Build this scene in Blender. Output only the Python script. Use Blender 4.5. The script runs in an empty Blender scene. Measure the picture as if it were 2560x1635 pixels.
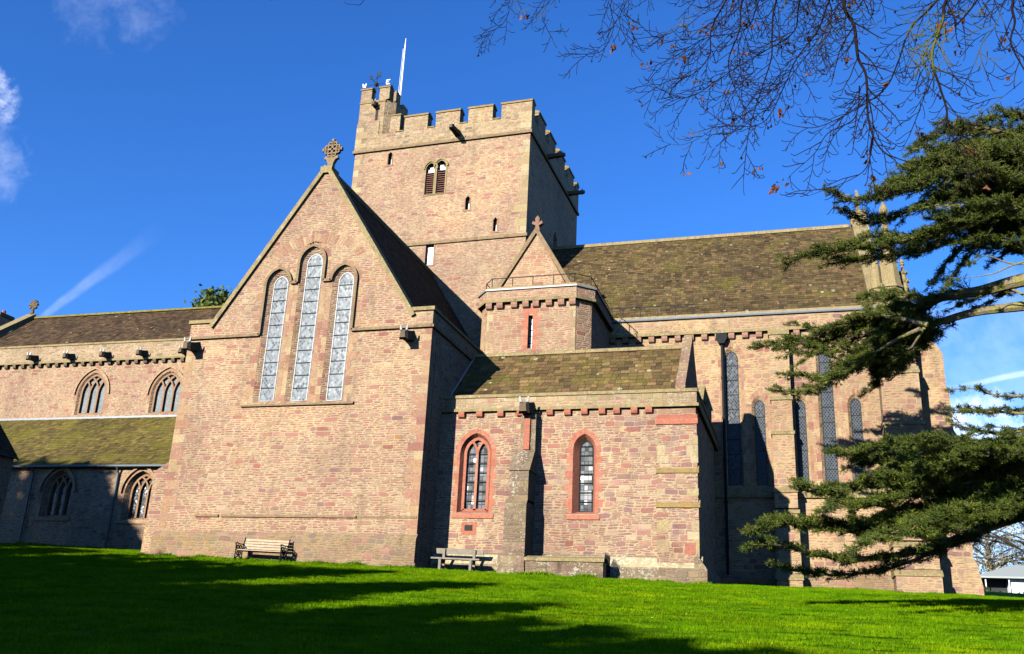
import bpy, bmesh, math, random
from mathutils import Vector, Matrix, noise as mnoise
from mathutils.geometry import tessellate_polygon
R_ = math.radians
rnd = random.Random(7)
scene = bpy.context.scene
col = scene.collection

# ------------------------------------------------------------------ camera
EYE = 1.6
FPX, PW, PH = 2350.0, 2560.0, 1635.0
YAW, PITCH, ROLL = R_(17.5), R_(18.6), R_(2.72)
fwd = Vector((-math.sin(YAW)*math.cos(PITCH), math.cos(YAW)*math.cos(PITCH), math.sin(PITCH)))
_r = Vector((math.cos(YAW), math.sin(YAW), 0)); _u = _r.cross(fwd)
rgt = math.cos(ROLL)*_r + math.sin(ROLL)*_u
upv = -math.sin(ROLL)*_r + math.cos(ROLL)*_u
CAM = Vector((0, 0, EYE))
cd = bpy.data.cameras.new('camera'); cam = bpy.data.objects.new('camera', cd); col.objects.link(cam)
m = Matrix((rgt, upv, -fwd)).transposed().to_4x4(); m.translation = CAM; cam.matrix_world = m
cd.sensor_fit = 'HORIZONTAL'; cd.sensor_width = 36.0; cd.lens = 36.0*FPX/PW; cd.clip_start = .1; cd.clip_end = 3000
scene.camera = cam

# ------------------------------------------------------------------ light
SUN = Vector((0.37, 1.0, -0.36)).normalized()          # the way the light travels
SUN_EL = math.asin(-SUN.z)
SUN_ROT = math.atan2(-SUN.x, -SUN.y)                   # compass bearing of the sun from north, clockwise
sd = bpy.data.lights.new('sun', 'SUN'); so = bpy.data.objects.new('sun', sd); col.objects.link(so)
so.rotation_euler = SUN.to_track_quat('-Z', 'Y').to_euler(); so.location = (-20, -30, 40)
sd.energy = 5.0; sd.angle = R_(.5); sd.color = (1.0, .945, .85)
SKY_STR = .077
scene.view_settings.view_transform = 'Standard'; scene.view_settings.look = 'None'
scene.view_settings.exposure = 1.5; scene.view_settings.gamma = 1.0
scene.cycles.use_denoising = True
scene.cycles.max_bounces = 5; scene.cycles.diffuse_bounces = 0; scene.cycles.glossy_bounces = 2
scene.cycles.transparent_max_bounces = 4

def pray(u, v):
    return fwd + rgt*((u-PW/2)/FPX) - upv*((v-PH/2)/FPX)

class Frame:
    """a wall's own axes: s along it (east), d into it (north), z up"""
    def __init__(self, o=(0, 0), ang=0.0):
        self.o = Vector((o[0], o[1], 0)); self.ex = Vector((math.cos(ang), math.sin(ang), 0)); self.ey = Vector((-math.sin(ang), math.cos(ang), 0))
    def pt(self, s, d, z): return self.o + self.ex*s + self.ey*d + Vector((0, 0, z))
    def px(self, u, v, d):
        r = pray(u, v); o = self.o + self.ey*d - CAM
        t = o.dot(self.ey)/r.dot(self.ey); p = CAM + r*t - self.o
        return p.dot(self.ex), p.z
    def pxs(self, u, v, s):
        r = pray(u, v); o = self.o + self.ex*s - CAM
        t = o.dot(self.ex)/r.dot(self.ex); p = CAM + r*t - self.o
        return p.dot(self.ey), p.z
W = Frame()
def c1(a, b): return a/2.197, 720+b/2.197
def c2(a, b): return 420+a/2.3667, 400+b/2.3667
def c3(a, b): return 860+a/2.6516, 60+b/2.6516
def c4(a, b): return 1080+a/3.204, 540+b/3.204
def c5(a, b): return 1060+a/2.958, 960+b/2.958
def c6(a, b): return 1740+a/2.8476, 460+b/2.8476
def c7(a, b): return 1740+a/2.651, 940+b/2.651
def at(u, v, Y):
    r = pray(u, v); return CAM + r*(Y/r.y)

# ------------------------------------------------------------------ node helper
class NT:
    def __init__(self, tree):
        self.t = tree; self.n = tree.nodes; self.l = tree.links
    def node(self, kind, ins=None, **props):
        n = self.n.new(kind)
        for k, v in props.items(): setattr(n, k, v)
        for k, v in (ins or {}).items(): self.put(n.inputs[k], v)
        return n
    def put(self, sock, v):
        if isinstance(v, bpy.types.NodeSocket): self.l.new(v, sock)
        elif v is not None:
            if sock.type == 'RGBA' and len(v) == 3: v = (*v, 1)
            sock.default_value = v
    def m(self, op, a, b=None, c=None, clamp=False):
        n = self.n.new('ShaderNodeMath'); n.operation = op; n.use_clamp = clamp
        for i, x in enumerate((a, b, c)):
            if x is not None: self.put(n.inputs[i], x)
        return n.outputs[0]
    def add(self, a, b): return self.m('ADD', a, b)
    def mul(self, a, b): return self.m('MULTIPLY', a, b)
    def sub(self, a, b): return self.m('SUBTRACT', a, b)
    def vm(self, op, a, b=None):
        n = self.n.new('ShaderNodeVectorMath'); n.operation = op
        self.put(n.inputs[0], a)
        if b is not None: self.put(n.inputs[1], b)
        return n.outputs[0] if op not in ('DOT_PRODUCT', 'LENGTH') else n.outputs[1]
    def comb(self, x, y, z=0.0):
        n = self.node('ShaderNodeCombineXYZ', {0: x, 1: y, 2: z}); return n.outputs[0]
    def sep(self, v):
        n = self.node('ShaderNodeSeparateXYZ', {0: v}); return n.outputs
    def noise(self, v, scale, detail=3.0, rough=.55, dist=0.0):
        n = self.node('ShaderNodeTexNoise', {'Vector': v, 'Scale': scale, 'Detail': detail, 'Roughness': rough, 'Distortion': dist}); return n.outputs[0]
    def white(self, v):
        n = self.node('ShaderNodeTexWhiteNoise', {'Vector': v}); n.noise_dimensions = '3D'; return n.outputs
    def mix(self, f, a, b, blend='MIX'):
        n = self.node('ShaderNodeMix', data_type='RGBA', blend_type=blend)
        self.put(n.inputs[0], f); self.put(n.inputs[6], a); self.put(n.inputs[7], b); return n.outputs[2]
    def mixf(self, f, a, b):
        n = self.node('ShaderNodeMix', data_type='FLOAT')
        self.put(n.inputs[0], f); self.put(n.inputs[2], a); self.put(n.inputs[3], b); return n.outputs[0]
    def ss(self, x, a, b, lo=0.0, hi=1.0):
        n = self.node('ShaderNodeMapRange', {0: x, 1: a, 2: b, 3: lo, 4: hi}); n.interpolation_type = 'SMOOTHSTEP'; return n.outputs[0]
    def ramp(self, f, stops, interp='LINEAR'):
        n = self.n.new('ShaderNodeValToRGB'); n.color_ramp.interpolation = interp
        e = n.color_ramp.elements
        while len(e) < len(stops): e.new(.5)
        for el, (p, c) in zip(e, stops): el.position = p; el.color = (*c, 1)
        self.put(n.inputs[0], f); return n.outputs[0]

def new_mat(name):
    mt = bpy.data.materials.new(name); mt.use_nodes = True; mt.node_tree.nodes.clear()
    k = NT(mt.node_tree); out = k.node('ShaderNodeOutputMaterial'); bs = k.node('ShaderNodeBsdfPrincipled')
    k.l.new(bs.outputs[0], out.inputs[0]); return mt, k, bs
def bump(k, bs, h, strength=.5, dist=.03):
    b = k.node('ShaderNodeBump', {'Height': h, 'Strength': strength, 'Distance': dist}); k.l.new(b.outputs[0], bs.inputs['Normal'])
def wall_uv(k):
    g = k.node('ShaderNodeNewGeometry'); x, y, z = k.sep(g.outputs['Position']); nx, ny, nz = k.sep(g.outputs['True Normal'])
    side = k.m('GREATER_THAN', k.m('ABSOLUTE', nx), k.m('ABSOLUTE', ny))
    return g, k.mixf(side, x, k.add(y, 31.7)), z

def srgb(r, g, b):
    f = lambda c: (c/255/12.92) if c/255 <= .04045 else ((c/255+.055)/1.055)**2.4
    return (f(r), f(g), f(b))

def masonry(name, stones, mortar, hb=.25, wb=.46, split=.35, stain=(.16, .13, .09), stain_amt=.35, lichen=0.0, mort_w=.013, tone=1.0):
    """coursed rubble: big cells, most of them split again into thin courses"""
    mt, k, bs = new_mat(name); g, u, z = wall_uv(k); P = g.outputs['Position']
    w1 = k.sub(k.noise(P, .9, 2), .5); w2 = k.sub(k.noise(P, 3.3, 2), .5)
    v = k.add(k.m('DIVIDE', z, hb), k.add(k.mul(w1, 1.1), k.mul(w2, .30)))
    row = k.m('FLOOR', v); fv = k.m('FRACT', v)
    rw = k.white(k.comb(row, 3.7, 1.1))[0]
    uw = k.sub(k.noise(k.comb(k.mul(u, 1.0), k.mul(row, 7.31), 0.0), 1.6, 1), .5)
    uu = k.add(k.add(k.mul(k.m('DIVIDE', u, wb), k.add(k.mul(rw, .6), .7)), k.mul(rw, 17.3)), k.add(k.mul(uw, 1.5), k.mul(w2, .22)))
    cl = k.m('FLOOR', uu); fu = k.m('FRACT', uu)
    cr = k.white(k.comb(cl, row, 9.2))[0]
    n2 = k.add(2.0, k.m('GREATER_THAN', cr, .72))
    v2 = k.mul(v, n2); row2 = k.m('FLOOR', v2); fv2 = k.m('FRACT', v2)
    r2 = k.white(k.comb(row2, 5.1, 2.2))[0]
    u2 = k.add(k.mul(uu, k.add(.9, k.mul(r2, .75))), k.mul(r2, 7.7)); c2_ = k.m('FLOOR', u2); fu2 = k.m('FRACT', u2)
    sp = k.m('GREATER_THAN', cr, split)
    def edge(f): return k.m('MINIMUM', f, k.sub(1.0, f))
    def rounded(a, b): return k.m('DIVIDE', k.mul(k.mul(a, b), 1.15), k.add(k.add(a, b), 1e-4))     # worn corners
    dA = rounded(k.mul(edge(fu), wb), k.mul(edge(fv), hb))
    dB = k.m('MINIMUM', k.mul(dA, 2.2), rounded(k.mul(edge(fu2), wb*.7), k.mul(edge(fv2), hb/2.5)))
    d = k.mixf(sp, dA, dB)
    rough = k.sub(k.noise(P, 17, 2), .5)
    d = k.add(d, k.mul(rough, .022))
    stone = k.ss(d, mort_w*.35, mort_w*1.9)
    idx = k.mixf(sp, cl, k.add(c2_, 50.0)); idy = k.mixf(sp, row, k.add(row2, 70.0))
    wn = k.white(k.comb(idx, idy, .5)); wr, wg, wbl = k.sep(wn[1])
    zone = k.noise(P, .33, 2)
    t = k.add(k.mul(wr, .78), k.mul(k.sub(zone, .38), .9))
    c = k.ramp(k.m('FRACT', k.add(t, 1.0)) if False else t, stones)
    c = k.mix(1.0, c, k.ramp(wg, [(0, (.84, .82, .82)), (.3, (.97, .97, .97)), (1, (1.08, 1.08, 1.07))]), 'MULTIPLY')
    grain = k.noise(P, 23, 3)
    c = k.mix(1.0, c, k.ramp(grain, [(.25, (.74, .73, .72)), (.75, (1.2, 1.2, 1.2))]), 'MULTIPLY')
    mc = k.mix(k.noise(P, 2.0, 2), mortar, tuple(x*.72 for x in mortar))
    c = k.mix(stone, mc, c)
    # weather stains: vertical streaks and blotches with their own outline
    st = k.noise(k.vm('MULTIPLY', P, (1.6, 1.6, .32)), 1.0, 5, .62)
    c = k.mix(k.mul(k.ss(st, .53, .74), stain_amt), c, stain)
    st2 = k.noise(P, .55, 4, .6)
    c = k.mix(k.mul(k.ss(st2, .5, .75), .5), c, k.mix(1.0, c, (1.06, 1.0, .86), 'MULTIPLY'))
    pat = k.noise(P, .21, 3, .55, .4); pv = k.noise(k.vm('ADD', P, (40.0, 11.0, 7.0)), .30, 4, .6)
    c = k.mix(1.0, c, k.ramp(pat, [(.36, (.86, .84, .86)), (.46, (1, 1, 1)), (.55, (1.0, 1.0, 1.0)), (.64, (1.12, 1.11, 1.05))]), 'MULTIPLY')
    c = k.mix(k.ss(pv, .56, .70, 0, .30), c, k.mix(1.0, c, (.66, .62, .56), 'MULTIPLY'))
    if lichen:
        ln = k.add(k.mul(k.noise(P, 11.0, 4, .7), .7), k.mul(k.noise(P, 1.3, 2), .3))
        c = k.mix(k.ss(ln, .66-lichen*.2, .72-lichen*.2), c, (.62, .58, .44))
    if tone != 1.0: c = k.mix(1.0, c, (tone,)*3, 'MULTIPLY')
    k.put(bs.inputs['Base Color'], c); bs.inputs['Roughness'].default_value = .93; bs.inputs['Specular IOR Level'].default_value = .2
    h = k.add(k.mul(stone, .6), k.add(k.mul(grain, .5), k.mul(wbl, .45)))
    bump(k, bs, h, .75, .035)
    return mt

def tile_mat(name, cols, moss=.3, moss_col=(.13, .12, .02), lich=.5, tint=(1.04, 1.10, .98)):
    """one tone per stone tile (each tile is its own island), moss in drifts, lichen spots"""
    mt, k, bs = new_mat(name); g = k.node('ShaderNodeNewGeometry'); P = g.outputs['Position']; isl = g.outputs['Random Per Island']
    c = k.ramp(isl, cols)
    hsh = k.white(k.comb(k.mul(isl, 917.0), 2.0, 5.0))[0]
    c = k.mix(1.0, c, k.ramp(hsh, [(0, (.55, .55, .55)), (.6, (1, 1, 1)), (1, (1.35, 1.32, 1.25))]), 'MULTIPLY')
    c = k.mix(1.0, c, k.ramp(k.noise(P, 14, 4), [(.25, (.6, .6, .6)), (.75, (1.25, 1.25, 1.25))]), 'MULTIPLY')
    mm = k.add(k.noise(P, .7, 5, .65), k.mul(k.sub(k.noise(P, 9, 2), .5), .35))
    c = k.mix(k.ss(mm, .64-moss*.42, .80-moss*.42, 0, .85), c, moss_col)
    big = k.noise(k.vm('MULTIPLY', P, (1, 1, 1)), .35, 3)
    c = k.mix(1.0, c, k.ramp(big, [(.3, (.72, .72, .72)), (.7, (1.2, 1.2, 1.2))]), 'MULTIPLY')
    vo = k.node('ShaderNodeTexVoronoi', {'Vector': P, 'Scale': 1.9, 'Randomness': 1.0})
    sz = k.sep(vo.outputs['Color'])[0]
    spot = k.m('LESS_THAN', k.add(vo.outputs['Distance'], k.mul(k.sub(k.noise(P, 20, 2), .5), .16)), k.mul(k.m('POWER', sz, 4.0), .26*lich))
    c = k.mix(spot, c, (.50, .46, .33))
    c = k.mix(1.0, c, tint, 'MULTIPLY')
    k.put(bs.inputs['Base Color'], c); bs.inputs['Roughness'].default_value = .95; bs.inputs['Specular IOR Level'].default_value = .15
    bump(k, bs, k.noise(P, 25, 4), .6, .02); return mt

def stone_mat(name, cols, lichen=.3, lcol=(.62, .58, .44), grain=.25, island=True, stain=.3):
    mt, k, bs = new_mat(name); g = k.node('ShaderNodeNewGeometry'); P = g.outputs['Position']
    f = g.outputs['Random Per Island'] if island else k.noise(P, 1.5, 3)
    c = k.ramp(f, cols)
    c = k.mix(1.0, c, k.ramp(k.noise(P, 11, 4, .65), [(.25, (1-grain*1.4,)*3), (.75, (1+grain,)*3)]), 'MULTIPLY')
    c = k.mix(k.ss(k.noise(k.vm('MULTIPLY', P, (1.5, 1.5, .5)), 1.6, 4, .6), .5, .72, 0, stain), c, (.13, .11, .07))
    if lichen: c = k.mix(k.ss(k.noise(P, 6.0, 5, .72), .70-lichen*.25, .76-lichen*.25, 0, .85), c, lcol)
    k.put(bs.inputs['Base Color'], c); bs.inputs['Roughness'].default_value = .92; bs.inputs['Specular IOR Level'].default_value = .2
    bump(k, bs, k.add(k.noise(P, 9, 4, .65), k.mul(k.noise(P, 40, 2), .3)), .7, .025); return mt

def flat_mat(name, c, rough=.6, var=.15, metal=0.0, scale=12, spec=.4):
    mt, k, bs = new_mat(name); g = k.node('ShaderNodeNewGeometry'); n = k.noise(g.outputs['Position'], scale, 4)
    cc = k.mix(1.0, (*c, 1), k.ramp(n, [(.25, (1-var,)*3), (.75, (1+var,)*3)]), 'MULTIPLY')
    k.put(bs.inputs['Base Color'], cc); bs.inputs['Roughness'].default_value = rough; bs.inputs['Metallic'].default_value = metal; bs.inputs['Specular IOR Level'].default_value = spec
    bump(k, bs, n, .3, .01); return mt

def glass_mat(name, base, lead, ax=.16, az=.24, mode='diamond', rough=.22, lw=.10, vary=.6, spec=.6, tilt=.5):
    mt, k, bs = new_mat(name); g, u, z = wall_uv(k); P = g.outputs['Position']
    if mode == 'diamond':
        a = k.add(k.m('DIVIDE', u, ax), k.m('DIVIDE', z, az)); b = k.sub(k.m('DIVIDE', u, ax), k.m('DIVIDE', z, az))
    else:
        a = k.m('DIVIDE', u, ax); b = k.m('DIVIDE', z, az)
    fa, fb = k.m('FRACT', a), k.m('FRACT', b)
    e = k.m('MINIMUM', k.m('MINIMUM', fa, k.sub(1.0, fa)), k.m('MINIMUM', fb, k.sub(1.0, fb)))
    ld = k.ss(e, lw*.6, lw*1.3, 1.0, 0.0)
    wn = k.white(k.comb(k.m('FLOOR', a), k.m('FLOOR', b), 4.4)); wr, wg, wb_ = k.sep(wn[1])
    c = k.mix(1.0, (*base, 1), k.ramp(wr, [(0, (1-vary,)*3), (1, (1+vary,)*3)]), 'MULTIPLY')
    c = k.mix(k.ss(k.noise(P, 1.7, 4, .65), .46, .70, 0, .5), c, tuple(min(1, x*1.9) for x in base))  # paler blotches painted into the glass colour as reflections
    c = k.mix(ld, c, lead)
    k.put(bs.inputs['Base Color'], c); k.put(bs.inputs['Roughness'], k.mixf(ld, rough, .6)); bs.inputs['Specular IOR Level'].default_value = spec
    nrm = k.vm('ADD', g.outputs['Normal'], k.vm('MULTIPLY', k.vm('SUBTRACT', wn[1], (.5, .5, .5)), (tilt, tilt, tilt)))
    k.l.new(k.vm('NORMALIZE', nrm), bs.inputs['Normal']); return mt

PINK = srgb(182, 135, 122); ROSE = srgb(172, 116, 103); PURP = srgb(154, 120, 117); BUFF = srgb(190, 160, 130); CREAM = srgb(202, 180, 148); RED = srgb(170, 100, 80); OCH = srgb(192, 146, 96); GREY = srgb(142, 130, 112)
MORT = srgb(220, 196, 156)
M = {}
M['transept'] = masonry('transept_rubble', [(0, BUFF), (.12, CREAM), (.22, PINK), (.36, BUFF), (.46, PINK), (.56, ROSE), (.64, PINK), (.72, PURP), (.79, BUFF), (.87, ROSE), (.93, PINK), (1, OCH)], MORT, hb=.19, wb=.42, split=.17, stain_amt=.4)
M['tower'] = masonry('tower_rubble', [(0, BUFF), (.13, PINK), (.3, CREAM), (.36, PINK), (.5, BUFF), (.58, PINK), (.7, ROSE), (.76, PINK), (.86, PURP), (.92, PINK)], MORT, hb=0.19, wb=0.44, split=0.14, stain_amt=.25)
M['parapet'] = masonry('parapet_rubble', [(0, BUFF), (.25, CREAM), (.45, GREY), (.6, BUFF), (.75, srgb(170, 146, 104)), (.9, PINK)], MORT, hb=0.2, wb=0.42, split=0.22, stain_amt=.4, stain=(.2, .16, .07))
M['nave'] = masonry('nave_rubble', [(0, PINK), (.2, BUFF), (.35, PINK), (.5, ROSE), (.62, BUFF), (.75, PINK), (.88, PURP), (.97, CREAM)], MORT, hb=0.19, wb=0.4, split=0.25)
M['chapel'] = masonry('chapel_rubble', [(0, BUFF), (.12, PINK), (.3, PURP), (.42, CREAM), (.52, PINK), (.66, ROSE), (.76, BUFF), (.86, PURP), (.95, PINK)], MORT, hb=0.21, wb=0.42, split=0.4)
M['block'] = masonry('block_rubble', [(0, PINK), (.2, BUFF), (.35, PINK), (.5, srgb(190, 140, 116)), (.62, BUFF), (.75, PINK), (.88, ROSE), (.97, PURP)], MORT, hb=0.2, wb=0.42, split=0.3)
M['chancel'] = masonry('chancel_rubble', [(0, PINK), (.18, BUFF), (.32, PINK), (.45, CREAM), (.58, PURP), (.7, PINK), (.82, BUFF), (.94, ROSE)], srgb(214, 186, 142), hb=.25, wb=.44, split=.34, mort_w=.022)
M['plinth'] = masonry('plinth_rubble', [(0, BUFF), (.25, GREY), (.5, PINK), (.75, srgb(168, 142, 104)), (1, BUFF)], srgb(190, 168, 126), hb=.2, wb=.38, split=.4, stain=(.11, .09, .05), stain_amt=.65, lichen=.12)
M['lichen'] = masonry('lichened_rubble', [(0, srgb(160, 148, 126)), (.25, srgb(146, 126, 104)), (.5, srgb(172, 154, 118)), (.75, srgb(158, 130, 116)), (1, BUFF)], srgb(176, 160, 126), hb=.26, wb=.42, split=.45, stain=(.06, .05, .03), stain_amt=.85, lichen=.60, tone=.9)
M['cparapet'] = masonry('lichened_parapet', [(0, BUFF), (.3, srgb(176, 160, 120)), (.6, CREAM), (.8, PINK), (1, GREY)], srgb(200, 180, 140), hb=.26, wb=.5, split=.3, stain=(.14, .12, .06), stain_amt=.5, lichen=.45)
M['ashlar'] = stone_mat('buff_ashlar', [(0, srgb(186, 158, 118)), (.3, srgb(204, 178, 138)), (.5, srgb(190, 150, 124)), (.7, srgb(176, 128, 112)), (1, srgb(198, 170, 128))], .12)
M['cap'] = stone_mat('lichened_cap', [(0, srgb(150, 138, 100)), (.5, srgb(176, 158, 112)), (1, srgb(158, 134, 100))], .45, lcol=srgb(206, 196, 160), island=False, stain=.5)
M['orange_cap'] = stone_mat('orange_lichened_cap', [(0, srgb(160, 140, 90)), (1, srgb(180, 156, 100))], .62, lcol=srgb(198, 142, 52), island=False, stain=.4)
M['redstone'] = stone_mat('red_sandstone', [(0, srgb(196, 122, 97)), (.4, srgb(208, 136, 110)), (.7, srgb(188, 116, 92)), (1, srgb(212, 152, 124))], 0, stain=.15)
M['gable_stone'] = stone_mat('brown_pink_gable_stone', [(0, srgb(150, 112, 92)), (.5, srgb(168, 128, 106)), (1, srgb(136, 100, 84))], .2, island=False, stain=.5)
M['limecap'] = stone_mat('cream_lichened_slope', [(0, srgb(186, 172, 132)), (.5, srgb(206, 190, 150)), (1, srgb(176, 156, 122))], .75, lcol=srgb(232, 222, 186), island=False, stain=.5)
M['gable_block'] = stone_mat('gable_block', [(0, srgb(158, 126, 104)), (.4, srgb(178, 152, 118)), (.7, srgb(160, 122, 104)), (1, srgb(168, 146, 108))], .55, stain=.4)
M['string'] = stone_mat('mossy_string', [(0, srgb(146, 126, 96)), (.5, srgb(166, 142, 108)), (1, srgb(130, 104, 82))], .3, lcol=srgb(120, 116, 40), island=False, stain=.5)
M['tracery'] = stone_mat('tracery_stone', [(0, srgb(172, 132, 104)), (1, srgb(184, 150, 112))], 0, island=False, stain=.15)
M['spout'] = stone_mat('weathered_spout', [(0, srgb(120, 104, 84)), (1, srgb(140, 122, 96))], .15, island=False)
BRN = srgb(108, 88, 62)
M['tile_chancel'] = tile_mat('chancel_tiles', [(0, srgb(96, 78, 58)), (.3, srgb(124, 104, 70)), (.55, srgb(104, 86, 64)), (.8, srgb(132, 108, 72)), (1, srgb(112, 84, 66))], .25, srgb(104, 94, 44), .8)
M['tile_chapel'] = tile_mat('chapel_tiles', [(0, srgb(104, 84, 60)), (.3, srgb(146, 120, 78)), (.55, srgb(120, 98, 70)), (.8, srgb(158, 124, 84)), (1, srgb(128, 96, 76))], .28, srgb(108, 98, 46), .8)
M['tile_nave'] = tile_mat('nave_tiles', [(0, srgb(88, 68, 54)), (.4, srgb(108, 84, 64)), (.7, srgb(96, 74, 58)), (1, srgb(116, 92, 68))], .12, srgb(96, 88, 40), .7)
M['tile_aisle'] = tile_mat('aisle_tiles', [(0, srgb(112, 96, 56)), (.4, srgb(140, 122, 66)), (.7, srgb(120, 100, 60)), (1, srgb(126, 106, 64))], .42, srgb(122, 112, 44), .3)
M['tile_dark'] = tile_mat('transept_tiles', [(0, srgb(70, 60, 52)), (1, srgb(92, 78, 64))], .1, srgb(80, 76, 40), .3)
M['moss'] = flat_mat('ridge_moss', srgb(140, 128, 40), .95, .5, scale=5)
M['lead'] = flat_mat('lead_sheet', srgb(150, 158, 164), .5, .2, spec=.5)
M['sheet'] = flat_mat('pale_sheet_roof', srgb(190, 200, 196), .9, .08, spec=.05)
M['iron'] = flat_mat('dark_iron', srgb(60, 64, 66), .7, .2, spec=.15)
M['pipe'] = flat_mat('painted_downpipe', srgb(86, 104, 108), .5, .15)
M['black'] = flat_mat('black_cast_iron', (.012, .013, .014), .75, .2, spec=.08)
M['white'] = flat_mat('white_paint', (.8, .8, .78), .6, .06, spec=.2)
M['wood'] = flat_mat('bleached_teak', srgb(204, 180, 146), .75, .25, scale=8)
M['greywood'] = flat_mat('silvered_timber', srgb(150, 140, 122), .8, .25, scale=7)
M['louvre'] = flat_mat('red_brown_louvre', srgb(158, 98, 88), .7, .2)
M['dark'] = flat_mat('dark_opening', (.012, .011, .010), .9, .1)
M['glass_t'] = glass_mat('transept_leaded_glass', (.165, .195, .22), (.34, .39, .42), .15, .20, 'diamond', .35, .10, vary=.6, spec=.09, tilt=.10)
M['glass_n'] = glass_mat('nave_leaded_glass', (.19, .22, .23), (.40, .44, .44), .11, .14, 'diamond', .3, .13, vary=.3, spec=.07, tilt=.12)
M['glass_a'] = glass_mat('aisle_leaded_glass', (.03, .035, .045), (.10, .11, .12), .12, .15, 'diamond', .25, .1, .4, tilt=.2)
M['glass_c'] = glass_mat('chancel_leaded_glass', (.02, .024, .032), (.125, .155, .19), .13, .185, 'diamond', .3, .12, spec=.15, tilt=.12)
M['glass_v'] = glass_mat('chapel_obscured_glass', (.17, .19, .195), (.012, .012, .014), .15, .19, 'square', .25, .12, .75, tilt=.8)
M['glass_w'] = flat_mat('pale_pane', (.62, .66, .68), .3, .15)
M['quoin'] = stone_mat('quoin_stone', [(0, srgb(196, 168, 126)), (.3, srgb(184, 138, 116)), (.6, srgb(204, 182, 140)), (.8, srgb(168, 118, 104)), (1, srgb(190, 154, 116))], .08, stain=.2)
M['pquoin'] = stone_mat('pale_quoin_stone', [(0, srgb(188, 168, 122)), (.4, srgb(206, 190, 150)), (.7, srgb(178, 150, 120)), (1, srgb(196, 176, 132))], .25, stain=.25)

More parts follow.
